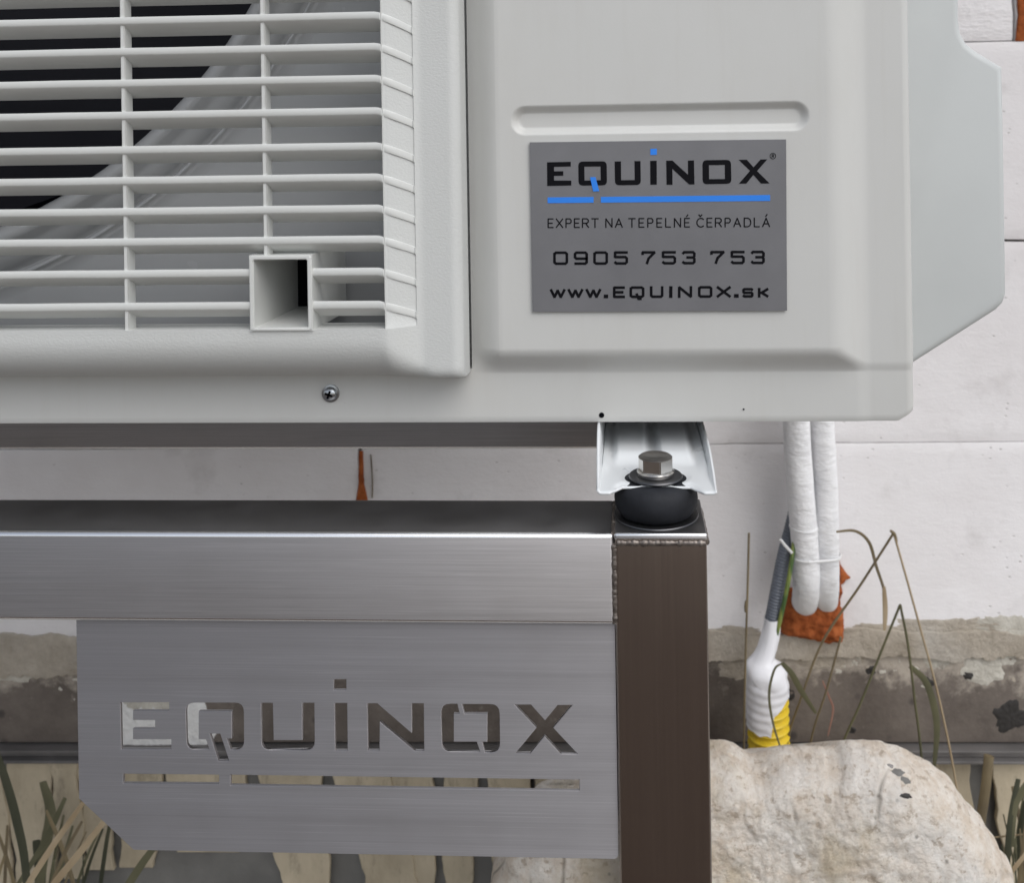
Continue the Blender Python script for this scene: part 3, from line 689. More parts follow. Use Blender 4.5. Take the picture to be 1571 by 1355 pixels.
# ---- fan shroud (bell mouth), fan and grey reflection strips behind the grille
YS = 0.108
fc = at(-287, -389, YS); RF = 819*(YS-CAM.y)/F
prof = [(RF+0.001, 0.075), (RF, 0.045), (RF, 0.016), (RF+0.001, 0.004), (RF+0.004, -0.004), (RF+0.009, -0.0085), (RF+0.0125, -0.009), (RF+0.015, -0.0075), (RF+0.018, -0.003), (RF+0.021, -0.001), (RF+0.028, 0.000), (RF+0.0295, 0.006), (RF+0.032, 0.009), (RF+0.0345, 0.002), (RF+0.037, -0.0035), (RF+0.0385, -0.003), (RF+0.0395, 0.0), (RF+0.041, -0.0018), (RF+0.0425, 0.0), (RF+0.050, 0.0006)]
fc = at(-287, -389, YS); RF0 = RF
ring_grey = plain('shroud_ring_paint', (0.42, 0.425, 0.43), 0.2)
lathe('fan_shroud', prof, (fc.x, YS, fc.z), 'Y', ring_grey, pump, 180, True, None, False)
hole = [(fc.x+(RF+0.0495)*math.cos(2*math.pi*k/180), fc.z+(RF+0.0495)*math.sin(2*math.pi*k/180)) for k in range(180)]
xsr = AX(719, 300, .07)
sheet('fan_deck', [[(XLU+0.004, ZUB+0.008), (xsr-0.001, ZUB+0.008), (xsr-0.001, ZTOP-0.004), (XLU+0.004, ZTOP-0.004)], hole], YS+0.0004, 0.0014, inner_grey, pump)
fan = lathe('fan_hub', [(0.0, -0.02), (0.05, -0.018), (0.062, -0.008), (0.065, 0.0), (0.065, 0.05), (0.0, 0.05)], (fc.x, YS+0.07, fc.z), 'Y', black_in, pump, 48)
for k in range(3):
    v_, f_ = [], []; nr, na = 14, 12
    for i in range(nr+1):
        rr = 0.06+(RF-0.075)*i/nr
        for j in range(na+1):
            a0 = R(20)+k*2*math.pi/3; an = a0+(j/na)*R(72)*(0.75+0.25*i/nr)+0.35*i/nr
            v_.append((fc.x+rr*math.cos(an), YS+0.065+0.075*(j/na)-0.01*math.sin(j/na*math.pi), fc.z+rr*math.sin(an)))
    for i in range(nr):
        for j in range(na): a = i*(na+1)+j; f_.append((a, a+1, a+na+2, a+na+1))
    mesh('blade', v_, f_, black_in, fan, True, None)
reflection_m = plain('reflection_grey', (0.05, 0.05, 0.055), 0.3, 0.6)
for u in (232, 247, 268):  # thin grey strips painting in dim reflections inside the fan opening
    x = AX(u, 60, 0.30); box('reflection_strip', x-0.003, x+0.003, 0.30, 0.304, 1.07, ZTOP-0.01, reflection_m, pump)

# ---- side cover sticking out on the right
YC = 0.125
cov = pxo([(1340, -200), (1472, -200), (1473, 30), (1476, 50), (1485, 66), (1500, 78), (1540, 102), (1543, 250), (1546, 452), (1541, 466), (1530, 477), (1400, 560), (1340, 590)], YC)
cov = [(x, z) for x, z in cov]
o = sheet('side_cover', [cov], YC, 0.20, cover_p, pump, 0.0)
bm = bmesh.new(); bm.from_mesh(o.data)
fe = [e for e in bm.edges if all(abs(v.co.y-YC) < 1e-5 for v in e.verts) and e.calc_face_angle(0) > 0.5]
bmesh.ops.remove_doubles(bm, verts=bm.verts, dist=1e-6)
fe = [e for e in bm.edges if all(abs(v.co.y-YC) < 1e-5 for v in e.verts) and len(e.link_faces) == 2 and e.calc_face_angle(0) > 0.5]
bmesh.ops.bevel(bm, geom=fe, offset=0.005, segments=5, profile=0.5, affect='EDGES')
bm.to_mesh(o.data); bm.free()
for p in o.data.polygons: p.use_smooth = True
o.data.set_sharp_from_angle(angle=R(35))

# ---- mounting foot: channel with ribs, notched front edge
ZF = AZ(1000, 756, 0.003)
fxl, fxr = AX(922, 756, 0.003), AX(1094, 756, 0.003); bcx = AX(1006, 740, 0.025)
HF = ZUB-ZF-0.0005
def notch(x): return 0.0095*ramp(0.0255, 0.0185, abs(x-bcx))
def flangeh(y): return 0.0015+(HF-0.0015)*sstep(0.002, 0.062, y)
def foot(parent, dx=0.0):
    v_, f_ = [], []; cols = []
    xsf = lin(fxl, fxr, 90); ys = [0.003+0.003*i for i in range(24)]+lin(0.075, 0.365, 16)[1:]
    def base(x, y):
        z = 0.0
        for c0, w in ((bcx-0.0135, 0.0085), (bcx+0.0125, 0.0085)):
            z += 0.0045*ramp(w+0.0035, w-0.001, abs(x-c0))*sstep(0.044, 0.060, y)
        z += 0.0018*ramp(0.006, 0.001, min(x-fxl, fxr-x))*sstep(0.03, 0.05, y)
        z -= 0.0012*ramp(0.0085, 0.005, min(abs(x-(fxl+0.014)), abs(x-(fxr-0.014))))*sstep(0.012, 0.006, y)*sstep(0.003, 0.006, y)
        z -= 0.001*ramp(0.021, 0.016, math.hypot(x-bcx, y-0.025))
        return z
    ncol = len(xsf)+8
    for y in ys:
        hf = flangeh(y); k = sstep(0.003, 0.05, y)
        row = [(fxl-0.0014-0.0006*k, hf), (fxl-0.0010, hf*0.6), (fxl-0.0008, hf*0.3), (fxl-0.0004, 0.0008*k)]
        row += [(x, base(x, y)) for x in xsf]
        row += [(fxr+0.0004, 0.0008*k), (fxr+0.001, hf*0.15), (fxr+0.0014, hf*0.3), (fxr+0.0018, hf*0.42)]
        for (x, z) in row:
            nn_ = notch(x); yy = 0.003+nn_+(y-0.003)*(0.039-nn_)/0.039 if y < 0.042 else y
            v_.append((x+dx, yy, ZF+z))
    for i in range(len(ys)-1):
        for k in range(ncol-1): f_.append((i*ncol+k, i*ncol+k+1, (i+1)*ncol+k+1, (i+1)*ncol+k))
    o = mesh('mounting_foot', v_, f_, foot_p, parent, True, 60)
    md = o.modifiers.new('thick', 'SOLIDIFY'); md.thickness = 0.0013; md.offset = -1
    return o
foot(pump)
box('foot_spacer', fxl+0.006, fxr-0.006, 0.17, 0.36, ZF+0.0035, ZUB+0.0012, foot_p, pump, 0.001)

# ---- sticker with lettering
YK = Y0-RISE-0.0009
stq = pxo([(812.5, 218), (1206, 213.5), (1207.5, 476.5), (817, 478.5)], YK)
sx0, sx1 = (stq[0][0]+stq[3][0])/2, (stq[1][0]+stq[2][0])/2; 
sticker = sheet('sticker', [stq], YK, 0.0011, stick, pump)
sticker['label'] = 'silver grey sticker with black lettering and blue line'
S8 = 3.7405
def z8(l): return pxo([(800+x/S8, 200+y/S8) for x, y in l], YK-0.00015)
big_l = [z8([(147, 182), (283, 179), (283, 206), (187, 208), (187, 234), (240, 233), (240, 259), (187, 260), (187, 287), (286, 287), (286, 315), (148, 318)]),
    rounded(z8([(326, 178), (489, 176), (491, 314), (328, 316)]), [0, 1, 2, 3], 0.0026), z8([(361, 207), (362, 287), (455, 285), (454, 206)]),
    rounded(z8([(535, 177), (571, 177), (572, 285), (650, 284), (649, 175), (683, 175), (685, 312), (537, 314)]), [6, 7], 0.0026),
    z8([(739, 174), (776, 173), (777, 310), (740, 311)]),
    z8([(831, 173), (866, 172), (956, 254), (956, 172), (990, 171), (993, 309), (962, 309), (866, 219), (867, 311), (833, 311)]),
    rounded(z8([(1039, 170), (1202, 168), (1205, 305), (1040, 308)]), [0, 1, 2, 3], 0.0026), z8([(1076, 198), (1077, 279), (1168, 278), (1167, 197)]),
    z8([(1247, 168), (1293, 167), (1332, 211), (1372, 166), (1411, 165), (1352, 232), (1424, 303), (1375, 304), (1331, 254), (1291, 304), (1248, 305), (1312, 231)])]
sheet('lettering', big_l, YK-0.0002, 0.0003, ink, sticker)
sheet('blue_mark', [z8([(740, 105), (777, 104), (777, 139), (740, 140)])], YK-0.0002, 0.0003, blue, sticker)
sheet('blue_mark', [z8([(394, 268), (425, 267), (446, 348), (412, 350)])], YK-0.0004, 0.0005, blue, sticker)
sheet('blue_mark', [z8([(150, 384), (414, 381), (414, 414), (150, 417)]), z8([(456, 381), (1427, 370), (1427, 404), (456, 414)])], YK-0.0002, 0.0003, blue, sticker)
G = {'E': [[(1, 0), (0, 0), (0, 1), (1, 1)], [(0, .5), (.85, .5)]], 'Q': [[(0, .12), (.12, 0), (.88, 0), (1, .12), (1, .88), (.88, 1), (.12, 1), (0, .88), (0, .12)], [(.48, .72), (.62, 1.22), (.78, 1.22)]],
     'U': [[(0, 0), (0, .88), (.12, 1), (.88, 1), (1, .88), (1, 0)]], 'I': [[(.5, 0), (.5, 1)]], 'N': [[(0, 1), (0, 0), (1, 1), (1, 0)]],
     'O': [[(0, .12), (.12, 0), (.88, 0), (1, .12), (1, .88), (.88, 1), (.12, 1), (0, .88), (0, .12)]], 'X': [[(0, 0), (1, 1)], [(1, 0), (0, 1)]],
     'W': [[(0, 0), (.27, 1), (.5, .08), (.73, 1), (1, 0)]], 'S': [[(1, .1), (.9, 0), (.1, 0), (0, .1), (0, .4), (.1, .5), (.9, .5), (1, .6), (1, .9), (.9, 1), (.1, 1), (0, .9)]],
     'K': [[(0, 0), (0, 1)], [(1, 0), (.3, .5), (1, 1)], [(0, .5), (.3, .5)]], '.': [],
     '9': [[(1, .55), (.12, .55), (0, .43), (0, .12), (.12, 0), (.88, 0), (1, .12), (1, .88), (.88, 1), (.05, 1)]],
     '5': [[(.98, 0), (0, 0), (0, .42), (.88, .42), (1, .54), (1, .88), (.88, 1), (.12, 1), (0, .9)]], '7': [[(0, .12), (0, 0), (1, 0), (.5, .55), (.36, 1)]],
     '3': [[(0, .1), (.1, 0), (.88, 0), (1, .12), (1, .36), (.9, .48), (.4, .48)], [(.9, .48), (1, .6), (1, .88), (.88, 1), (.12, 1), (0, .9)]],
     'P': [[(0, 1), (0, 0), (.75, 0), (1, .16), (1, .38), (.75, .53), (0, .53)]], 'R': [[(0, 1), (0, 0), (.72, 0), (.95, .15), (.95, .36), (.72, .52), (0, .52)], [(.5, .52), (1, 1)]],
     'T': [[(0, 0), (1, 0)], [(.5, 0), (.5, 1)]], 'A': [[(0, 1), (.5, 0), (1, 1)], [(.18, .66), (.82, .66)]], 'L': [[(0, 0), (0, 1), (1, 1)]],
     'D': [[(0, 0), (0, 1), (.55, 1), (.85, .88), (1, .62), (1, .38), (.85, .12), (.55, 0), (0, 0)]], 'C': [[(1, .12), (.8, .01), (.5, 0), (.2, .1), (0, .36), (0, .64), (.2, .9), (.5, 1), (.8, .99), (1, .88)]]}
G['0'] = G['O']
AC = {'É': ('E', [[(.4, -.2), (.68, -.42)]]), 'Á': ('A', [[(.45, -.2), (.65, -.42)]]), 'Č': ('C', [[(.28, -.42), (.52, -.2), (.76, -.42)]])}
def strokes(items, name='lettering'):
    """items: (glyph, x0, x1, y0, y1, stroke) in pixels of the enlarged sticker"""
    v_, f_ = [], []; layer = 0
    for ch, x0, x1, y0, y1, w in items:
        pls = list(G[AC[ch][0]]) + AC[ch][1] if ch in AC else list(G[ch])
        if ch == '.': pls = [[(0, .5), (1, .5)]]; w = y1-y0; x0 += 0; 
        for pl in pls:
            pts = [Vector((x0+w/2+p[0]*(x1-x0-w), y0+w/2+p[1]*(y1-y0-w))) for p in pl] if ch != '.' else [Vector((x0+w*0.4, (y0+y1)/2)), Vector((x1-w*0.4, (y0+y1)/2))]
            for a in range(len(pts)-1):
                p, q = pts[a], pts[a+1]; t = (q-p).normalized(); nn = Vector((-t.y, t.x))*w/2; layer = (layer+1) % 6
                e = w/2*0.96
                if a == 0: p = p - t*(e if abs(t.x) > .98 or abs(t.y) > .98 else w*0.3)
                else: p = p - t*w*0.22
                if a == len(pts)-2: q = q + t*(e if abs(t.x) > .98 or abs(t.y) > .98 else w*0.3)
                else: q = q + t*w*0.22
                b = len(v_)
                for s in (p+nn, q+nn, q-nn, p-nn):
                    P_ = at(800+s.x/S8, 200+s.y/S8, YK-0.00015); v_.append((P_.x, YK-0.00015-layer*0.00001, P_.z))
                f_.append((b, b+1, b+2, b+3))
    return mesh(name, v_, f_, ink, sticker, False)
sl = lambda x: -5*(x-150)/1275        # the print rises slightly to the right
it = []
for ch, a, b in zip('0905753753', (182, 300, 412, 530, 688, 805, 920, 1083, 1200, 1315), (268, 382, 497, 612, 772, 888, 1000, 1168, 1282, 1397)):
    it.append((ch, a, b, 694+sl(a), 772+sl(a), 15))
strokes(it)
it = []
for ch, a, b, small in (('W', 162, 254, 1), ('W', 264, 356, 1), ('W', 367, 459, 1), ('.', 474, 496, 2), ('E', 525, 594, 0), ('Q', 620, 706, 0), ('U', 737, 815, 0), ('I', 846, 868, 0), ('N', 898, 980, 0), ('O', 1013, 1096, 0), ('X', 1118, 1204, 0), ('.', 1222, 1245, 2), ('S', 1267, 1332, 1), ('K', 1357, 1420, 1)):
    y1 = 964+sl(a); y0 = {0: 896, 1: 908, 2: 943}[small]+sl(a)
    it.append((ch, a, b, y0, y1, 15 if ch != 'I' else 19))
strokes(it)
wd = {'E': 34, 'X': 44, 'P': 36, 'R': 42, 'T': 42, 'N': 42, 'A': 46, 'L': 34, 'D': 44, 'C': 44, 'É': 34, 'Á': 46, 'Č': 44}
it = []
for word, a, b in (('EXPERT', 150, 443), ('NA', 481, 582), ('TEPELNÉ', 613, 967), ('ČERPADLÁ', 1004, 1427)):
    tot = sum(wd[c] for c in word); gap = (b-a-tot)/(len(word)-1); x = a
    for c in word:
        it.append((c, x, x+wd[c], 504+sl(x), 560+sl(x), 6.8)); x += wd[c]+gap
strokes(it)
ringl = [(1443+18*math.cos(2*math.pi*k/20), 146+18*math.sin(2*math.pi*k/20)) for k in range(20)]
ring2 = [(1443+14.5*math.cos(2*math.pi*k/20), 146+14.5*math.sin(2*math.pi*k/20)) for k in range(20)]
sheet('lettering', [z8(ringl), z8(ring2)], YK-0.0002, 0.0003, ink, sticker)
strokes([('R', 1436, 1451, 136, 156, 4)])

# ================================================================== VIBRATION DAMPERS
def damper(cx, cyy, label, group='rubber dampers under the heat pump feet', rot=0.26):
    z0 = ZRT+0.0008; H = ZF-0.0014-z0
    t = thing('rubber_damper', (cx, cyy, z0), label, 'damper', group)
    c = (cx, cyy, z0)
    lathe('rubber_body', [(0.0, 0.0012), (0.0175, 0.0012), (0.0205, 0.0025), (0.0228, H*0.35), (0.0233, H*0.55), (0.0226, H*0.8), (0.0205, H+0.0), (0.0150, H+0.0012), (0.0, H+0.0012)], c, 'Z', rubber, t, 64, True, 60)
    lathe('base_disc', [(0.0, 0.0), (0.0232, 0.0), (0.0236, 0.0005), (0.0232, 0.0011), (0.0, 0.0011)], c, 'Z', washer_d, t, 64)
    zt = H+0.0020
    lathe('flat_washer', [(0.0, zt), (0.0148, zt), (0.0151, zt+0.0006), (0.0146, zt+0.0014), (0.0, zt+0.0014)], c, 'Z', washer_d, t, 64)
    lathe('lock_washer', [(0.0, zt+0.0015), (0.0100, zt+0.0015), (0.0105, zt+0.0021), (0.0105, zt+0.0036), (0.0098, zt+0.0042), (0.0, zt+0.0042)], c, 'Z', bolt_m, t, 48)
    bm = bmesh.new(); r = bmesh.ops.create_cone(bm, cap_ends=True, segments=6, radius1=0.0098, radius2=0.0098, depth=0.0074)
    bmesh.ops.rotate(bm, verts=bm.verts, matrix=Matrix.Rotation(rot, 3, 'Z')); bmesh.ops.translate(bm, verts=bm.verts, vec=(cx, cyy, z0+zt+0.0042+0.0037))
    top = [e for e in bm.edges if all(v.co.z > z0+zt+0.0075 for v in e.verts)]
    bmesh.ops.bevel(bm, geom=[e for e in bm.edges], offset=0.0004, segments=2, affect='EDGES')
    hb = frombm('hex_bolt', bm, bolt_m, t)
    zc = zt+0.0042+0.0074
    lathe('bolt_crown', [(0.0095, -0.0002), (0.0083, 0.0007), (0.0074, 0.0007), (0.0066, 0.0001), (0.0, 0.0002)], (cx, cyy, z0+zc), 'Z', crown_m, t, 48, True, 60, False)
damper(bcx, 0.025, 'black rubber damper with hex bolt on top of the front right post')
damper(bcx, 0.321, 'black rubber damper on the hidden rear right post', rot=0.6)

# ================================================================== PIPES AND CABLES
def pp(l, n=8): return spline([at(u, v, Y) for u, v, Y in l], n)
path1 = pp([(1219, 520, .600), (1222, 650, .604), (1227, 740, .607), (1232, 800, .610), (1236, 860, .615), (1237, 895, .622), (1236, 915, .640), (1234, 926, .668), (1233, 930, .70)])
wrap = lambda i, a: 0.045*noise.noise(Vector((i*0.22, math.cos(a)*1.5, math.sin(a)*1.5)))
p1 = tube('insulated_pipe', path1, 0.0158, insul, None, 32, True, 1.0, wrap)
tag(p1, 'white insulated pipe on the left of the pair, nearest the grey conduit', 'pipe', 'insulated refrigerant pipes')
path2 = pp([(1256, 520, .620), (1261, 650, .622), (1266, 740, .625), (1268, 800, .626), (1269, 860, .628), (1269, 895, .634), (1268, 915, .648), (1266, 924, .672), (1265, 928, .70)])
p2 = tube('insulated_pipe', path2, 0.0142, insul, None, 32, True, 1.0, lambda i, a: 0.045*noise.noise(Vector((i*0.22+9, math.cos(a)*1.5, math.sin(a)*1.5))))
tag(p2, 'white insulated pipe on the right of the pair, beside the orange foam', 'pipe', 'insulated refrigerant pipes')
q = at(1233, 809, .610); tube('seam_ring', [(q.x+0.0164*math.cos(a), q.y+0.0164*math.sin(a), q.z-0.001*math.cos(a)) for a in [2*math.pi*k/32 for k in range(33)]], 0.0007, tie_m, p1, 6)
# cable tie round both pipes
ta, tb = at(1236, 856, .614), at(1269, 852, .628)
loop = []
for k in range(13): a = math.pi/2+math.pi*k/12; loop.append((ta.x+0.0174*math.cos(a), ta.y-0.0174*math.sin(a), ta.z+0.002))
for k in range(13): a = -math.pi/2+math.pi*k/12; loop.append((tb.x+0.0156*math.cos(a), tb.y-0.0156*math.sin(a), tb.z+0.000))
loop.append(loop[0])
tie = tube('cable_tie', loop, 0.0017, tie_m, None, 8, False, 0.5)
tag(tie, 'thin white cable tie wrapped around both insulated pipes', 'cable tie')
tube('tie_tail', [at(1197, 828, .588), at(1205, 838, .592), at(1215, 849, .597)], 0.0017, tie_m, tie, 8, True, 0.5)
# grey conduit, earth wire
cpath = pp([(1238, 640, .636), (1232, 730, .634), (1217, 800, .628), (1204, 850, .620), (1194, 900, .613), (1185, 948, .609), (1178, 985, .608)], 60)
crad = [0.0084*(1+0.05*math.sin(i*1.1)) for i in range(len(cpath))]
tag(tube('grey_conduit', cpath, crad, cable_m, None, 18), 'dark grey ribbed conduit running down beside the white pipes', 'conduit')
tag(tube('earth_wire', pp([(1232, 770, .622), (1219, 830, .608), (1214, 865, .602), (1206, 910, .599), (1197, 950, .600), (1188, 985, .603)]), 0.0027, earth, None, 12), 'green and yellow earth wire between the grey conduit and the pipes', 'wire')
# yellow corrugated duct with white tape
duct_t = thing('yellow_duct', at(1177, 1150, .600) - Vector((0, 0, at(1177, 1150, .6).z)), 'yellow corrugated duct with its top wrapped in white tape, behind the boulder', 'duct')
zd0 = AZ(1177, 1150, .600); zd1 = AZ(1177, 1040, .600); k6 = (0.600-CAM.y)/F
dpts, drad = [], []
nz = 900
for i in range(nz+1):
    z = 0.0+(zd1-0.0)*i/nz; ph = (z/0.0098) % 1.0
    x = AX(1177.5, 1090, .600)+0.004*math.sin((zd1-z)*3.0)
    dpts.append((x, 0.600, z)); drad.append(0.0218+0.0026*max(-0.6, math.sin(ph*2*math.pi))**1)
v_, f_ = tube_data(dpts, drad, 28, True); mesh('corrugated_tube', v_, f_, yellow, duct_t, True, 60)
# tape: narrow neck round the conduit, shoulder, then over the duct with a torn lower edge
sec = [(1186, 948, 12.5, .608), (1184, 962, 13, .608), (1181, 978, 13.5, .607), (1177, 993, 14.5, .606), (1172, 1006, 16.5, .604), (1168, 1013, 18.5, .602), (1169, 1018, 23.5, .601), (1173, 1024, 29, .600), (1175, 1031, 31.2, .600), (1176.5, 1042, 31.2, .600)]
v_, f_ = [], []; n = 36; rows = []
for (u, v, rp, Y) in sec:
    p = at(u, v, Y); rows.append((p.x, Y, p.z, rp*k6, 0))
ztape = rows[-1][2]
for i in range(1, 30):
    rows.append((AX(1177.5, 1090, .600), 0.600, ztape-0.0022*i, None, i))
for (x, Y, z, r_, i) in rows:
    for k in range(n):
        a = 2*math.pi*k/n; zz = z
        front = 0.5-0.5*math.sin(a)                       # 1 on the camera side
        if r_ is None:
            tmax = 0.053 if math.cos(a) < 0.12 else 0.030+0.028*max(0, -math.cos(a)+0.12)
            tmax -= 0.022*max(0, math.cos(a)-0.25); tmax += 0.003*noise.noise(Vector((a*3, 2, 0)))
            d = min(0.0022*i, tmax); zz = ztape-d
            ph = (zz/0.0098) % 1.0; rr = 0.0246+0.0006*math.sin(ph*2*math.pi)+0.0011*noise.noise(Vector((a*2.2, zz*70, 4)))+0.0005*noise.noise(Vector((a*5, zz*220, 4)))
        else: rr = r_*(1+0.15*noise.noise(Vector((math.cos(a)*1.3, math.sin(a)*1.3, z*60+3)))+0.05*noise.noise(Vector((math.cos(a)*3, math.sin(a)*3, z*30)))+0.03*noise.noise(Vector((math.cos(a)*4, math.sin(a)*4, z*190))))
        v_.append((x+rr*math.cos(a), Y+rr*math.sin(a), zz))
for i in range(len(rows)-1):
    for k in range(n):
        k2 = (k+1) % n; f_.append((i*n+k, (i+1)*n+k, (i+1)*n+k2, i*n+k2))
mesh('white_tape', v_, f_, tape_m, duct_t, True, 50)

# ================================================================== BOULDER
YBo = 0.40
bo = [(1095, 1136), (1122, 1139), (1150, 1156), (1182, 1151), (1240, 1148), (1275, 1146), (1300, 1136), (1350, 1138), (1392, 1150), (1446, 1184), (1488, 1234), (1524, 1286), (1548, 1336), (1556, 1390), (1530, 1480), (1480, 1590), (1380, 1680), (1200, 1740), (1000, 1740), (860, 1680), (780, 1560), (752, 1440), (753, 1350), (768, 1300), (800, 1245), (832, 1204), (900, 1168), (1000, 1140)]
bpts = [Vector(p) for p in pxo(bo, YBo)]
zmin = min(p.y for p in bpts); zmx = max(p.y for p in bpts)
bpts = [Vector((p.x, zmx-(zmx-p.y)*(zmx+0.02)/(zmx-zmin) if p.y < AZ(1100, 1360, YBo) and zmin > -0.02 else max(p.y, -0.03))) for p in bpts]
dense = spline([Vector((p.x, 0, p.y)) for p in bpts+[bpts[0]]], 14)[:-1]
cen = sum(dense, Vector((0, 0, 0)))/len(dense); N = len(dense); rings = 90
v_, f_ = [], []
def rock(p, s, side):
    base = YBo - 0.062*math.sqrt(max(0, 1-s**11)) if side < 0 else YBo + 0.17*(1-s)**0.9
    nn = noise.noise(p*6)*0.009 + noise.noise(p*17+Vector((3, 1, 0)))*0.0045 + noise.noise(p*45+Vector((0, 7, 0)))*0.0032 + noise.noise(p*120)*0.0016 + noise.noise(p*240)*0.0009 - 0.004*max(0, noise.noise(p*60+Vector((2, 9, 5)))-0.25)
    lean = 0.10*(p.z-cen.z)                              # face leans back towards the top
    return base + (nn*(1-s**8) + lean*(1-s**6) if side < 0 else 0)
for j in range(rings+1):
    s = 1-(j/rings)**1.6
    for p in dense:
        q = cen+(p-cen)*s; jit = noise.noise(p*70)*0.0026*s+noise.noise(p*22+Vector((4, 4, 4)))*0.004*s+noise.noise(p*170)*0.0012*s
        q = q+(p-cen).normalized()*jit; v_.append((q.x, rock(q, s, -1), q.z))
for j in range(rings):
    for i in range(N): k = (i+1) % N; f_.append((j*N+i, j*N+k, (j+1)*N+k, (j+1)*N+i))
nb = len(v_)
for j in range(1, 13):
    s = 1-j/12
    for p in dense: q = cen+(p-cen)*max(s, 0.001); v_.append((q.x, rock(q, s, 1)+0.012*noise.noise(q*9), q.z))
for j in range(12):
    A0 = 0 if j == 0 else nb+(j-1)*N; B0 = nb+j*N
    for i in range(N): k = (i+1) % N; f_.append((A0+k, A0+i, B0+i, B0+k))
boulder = tag(mesh('boulder', v_, f_, stone, None, True, None), 'large pale limestone boulder standing behind the steel post', 'boulder')

from mathutils.bvhtree import BVHTree
bvh = BVHTree.FromPolygons([Vector(v) for v in v_], f_)
def stone_mark(name, u, v, ru, rv, mat, seed, h=0.0012):
    p = at(u, v, YBo); hit = bvh.ray_cast(CAM, (p-CAM).normalized())
    if hit[0] is None: return
    c, nn = hit[0], hit[1]
    if nn.dot(CAM-c) < 0: nn = -nn
    ax = Vector((1, 0, 0)) - nn*nn.x; ax.normalize(); ay = nn.cross(ax); k = (c.y-CAM.y)/F; mv, mf = [c+nn*h], []
    for j in range(24):
        a = 2*math.pi*j/24; rr = 1+0.45*noise.noise(Vector((math.cos(a)*1.7+seed, math.sin(a)*1.7, seed)))
        q = c+ax*ru*k*rr*math.cos(a)+ay*rv*k*rr*math.sin(a)
        hq = bvh.ray_cast(CAM, (q-CAM).normalized()); q = hq[0] if hq[0] is not None else q
        mv += [c.lerp(q, 0.6)+nn*h, q-nn*0.0004]
    for j in range(24):
        a, b = 1+2*j, 1+2*((j+1) % 24); mf += [(0, a, b), (a, a+1, b+1, b)]
    mesh(name, mv, mf, mat, boulder, True, None)
stone_mark('dark_mark', 1390, 1222, 11, 3.5, tar, 1)  # small dark mark laid on the stone face
stone_mark('grey_lichen', 1378, 1186, 11, 6, grey_board, 5); stone_mark('grey_lichen', 1390, 1198, 9, 6, grey_board, 9); stone_mark('grey_lichen', 1366, 1176, 6, 3, profile_m, 3)
# ================================================================== GRASSES
def blade(name, l, w, mat, parent, flat=1.0, taper=True):
    pts = spline([at(u, v, Y) for u, v, Y in l], 7); n = len(pts)
    rad = [w*(0.25+0.75*math.sin(math.pi*min(1, (0.12+0.88*i/n)))**0.6) if taper else w for i in range(n)]
    return tube(name, pts, rad, mat, parent, 7, True, flat)
def plant(name, l, label, cat='plant'):
    p = at(*l); return thing(name, (p.x, p.y, 0), label, cat)
Yg = .585
gr = plant('dry_grass_plant', (1330, 1200, Yg), 'dry bent grass stems growing in front of the plinth behind the boulder', 'plant')
blade('stem', [(1371, 818, Yg-.02), (1320, 898, Yg-.012), (1262, 985, Yg), (1228, 1075, Yg+.01), (1206, 1150, Yg+.01), (1190, 1300, Yg+.01)], .0014, brown_stem, gr, 1, False)
blade('stem', [(1371, 818, Yg-.02), (1390, 885, Yg-.02), (1412, 965, Yg-.01), (1440, 1070, Yg), (1466, 1200, Yg), (1480, 1330, Yg)], .0013, straw, gr, 1, False)
blade('stem', [(1381, 928, Yg), (1352, 1000, Yg), (1318, 1085, Yg), (1290, 1150, Yg), (1260, 1260, Yg)], .0014, green_stem, gr, 1, False)
blade('stem', [(1381, 928, Yg), (1393, 990, Yg), (1404, 1080, Yg), (1413, 1155, Yg), (1420, 1260, Yg)], .0015, green_stem, gr, 1, False)
blade('stem', [(1290, 978, Yg), (1268, 1060, Yg), (1246, 1130, Yg), (1225, 1250, Yg)], .0013, brown_stem, gr, 1, False)
blade('leaf', [(1283, 816, Yg), (1312, 815, Yg), (1333, 832, Yg), (1344, 868, Yg), (1358, 915, Yg), (1358, 965, Yg)], .0019, brown_stem, gr, .35)
blade('leaf', [(1356, 900, Yg), (1358, 935, Yg), (1357, 968, Yg)], .0030, straw, gr, .3)
blade('leaf', [(1396, 1022, Yg), (1422, 1050, Yg), (1437, 1110, Yg), (1433, 1180, Yg)], .0040, green_stem, gr, .2)
blade('leaf', [(1200, 1018, Yg-.05), (1215, 1035, Yg-.05), (1230, 1062, Yg-.04), (1252, 1095, Yg-.03)], .0034, green_stem, gr, .2)
blade('leaf', [(1200, 1018, Yg-.05), (1188, 1028, Yg-.052), (1180, 1065, Yg-.052), (1186, 1110, Yg-.052), (1203, 1165, Yg-.05)], .0015, green_stem, gr, .5)
blade('leaf', [(1262, 1045, Yg), (1272, 1070, Yg), (1278, 1090, Yg), (1270, 1130, Yg)], .0012, red_leaf, gr, .4)
blade('flower_head', [(1366, 814, Yg-.02), (1372, 820, Yg-.02), (1376, 832, Yg-.02)], .0020, brown_stem, gr, .8)
lone = plant('thin_grass_plant', (1142, 1150, Yg), 'single thin straight grass stem left of the taped yellow duct', 'plant')
blade('stem', [(1149, 818, Yg), (1147, 900, Yg), (1144, 1000, Yg), (1141, 1160, Yg), (1138, 1400, Yg)], .0013, brown_stem, lone, 1, False)
blade('seed_knot', [(1145, 922, Yg), (1144.5, 930, Yg), (1144, 940, Yg)], .0022, brown_stem, lone)
cl = plant('grass_plant', (60, 1330, .5), 'blurred clump of green and straw grass blades below the left end of the plate', 'plant')
Yc = .50
olive = grass_mat('olive_blade', (0.07, 0.07, 0.035), (0.15, 0.14, 0.08))
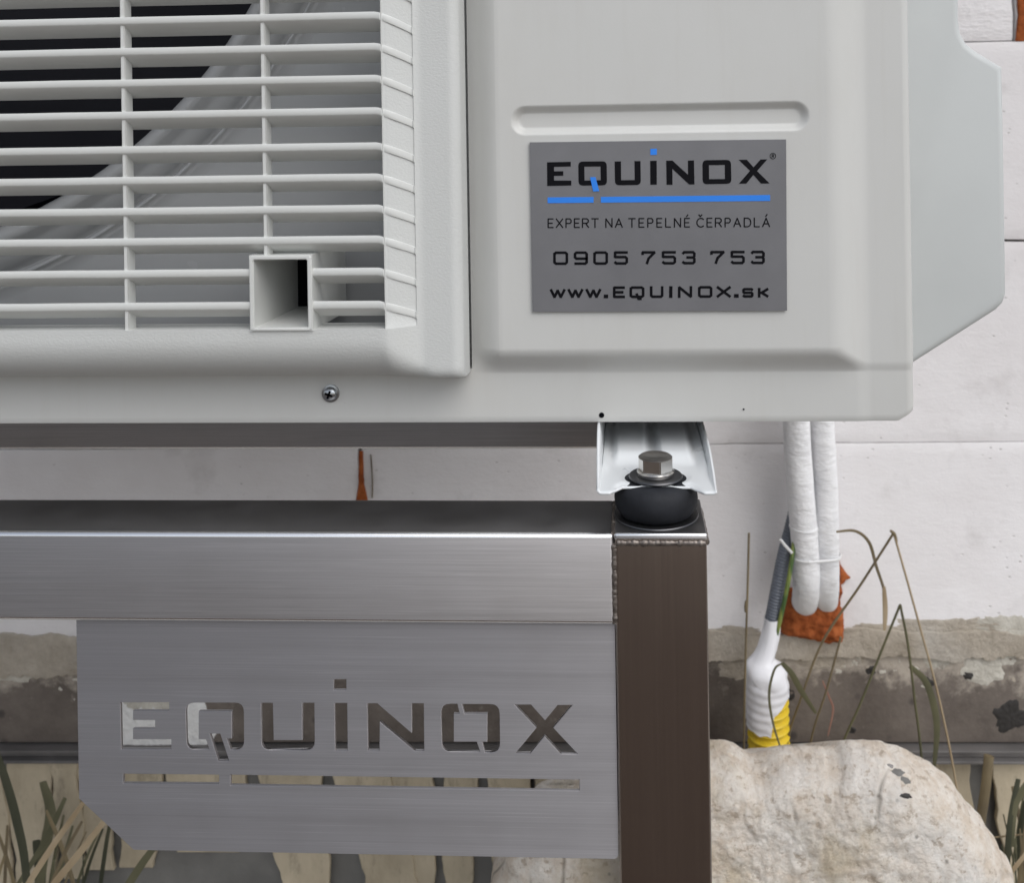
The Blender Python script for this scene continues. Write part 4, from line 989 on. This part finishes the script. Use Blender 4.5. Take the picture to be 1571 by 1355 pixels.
for l, w, mt in (([(-12, 1140, Yc), (8, 1195, Yc), (26, 1260, Yc), (40, 1340, Yc), (46, 1500, Yc)], .0055, dark_green), ([(128, 1232, .36), (80, 1300, .36), (36, 1370, .36), (-10, 1460, .36)], .0030, straw),
        ([(164, 1256, .36), (120, 1312, .36), (74, 1370, .36), (20, 1460, .36)], .0034, straw), ([(240, 1296, Yc), (212, 1335, Yc), (180, 1390, Yc), (150, 1470, Yc)], .0045, olive),
        ([(66, 1200, Yc+.08), (78, 1250, Yc+.08), (66, 1320, Yc+.08), (50, 1450, Yc+.08)], .0070, olive), ([(100, 1225, Yc+.05), (70, 1290, Yc+.05), (20, 1370, Yc+.05)], .0035, olive), ([(56, 1290, Yc+.09), (62, 1330, Yc+.09), (60, 1400, Yc+.09)], .0075, dark_green)):
    blade('blade', l, w, mt, cl, .2)
rg = random.Random(3)
for k in range(15):
    u0 = rg.uniform(-40, 150); lean = rg.uniform(-70, 70); vt = rg.uniform(1230, 1330); yy = Yc+rg.uniform(-.06, .12)
    blade('blade', [(u0+lean, vt, yy), (u0+lean*0.55, vt+60, yy), (u0+lean*0.15, vt+140, yy), (u0, vt+240, yy)], rg.uniform(.0010, .0028), rg.choice((brown_stem, olive, olive, brown_stem, dark_green)), cl, .25)
rt = plant('leafy_plant', (1555, 1330, .55), 'green leafy tuft with a straw stalk right of the boulder', 'plant')
for l, w, mt in (([(1562, 1196, .55), (1552, 1250, .55), (1546, 1310, .55), (1540, 1400, .55)], .0040, dark_green), ([(1585, 1190, .55), (1568, 1215, .55), (1556, 1240, .55), (1552, 1300, .55)], .0045, olive),
        ([(1590, 1290, .5), (1560, 1328, .5), (1525, 1372, .5), (1490, 1440, .5)], .0026, straw), ([(1592, 1278, .56), (1540, 1284, .56), (1505, 1287, .56)], .0010, straw), ([(1575, 1230, .57), (1568, 1290, .57), (1572, 1400, .57)], .0060, dark_green)):
    blade('blade', l, w, mt, rt, .25)
for k in range(16):
    u0 = rg.uniform(1530, 1600); lean = rg.uniform(-30, 40); vt = rg.uniform(1200, 1320); yy = .55+rg.uniform(-.03, .08)
    blade('blade', [(u0+lean, vt, yy), (u0+lean*0.55, vt+60, yy), (u0+lean*0.15, vt+140, yy), (u0, vt+240, yy)], rg.uniform(.0010, .0026), rg.choice((straw, olive, brown_stem, dark_green)), rt, .25)
tw = plant('dead_stalk', (1500, 1300, .62), 'dead brown woody stalk against the pale cladding right of the boulder', 'plant')
blade('stem', [(1517, 1160, .64), (1511, 1215, .635), (1503, 1270, .63), (1494, 1355, .62), (1480, 1480, .61)], .006, brown_stem, tw, .7, False)
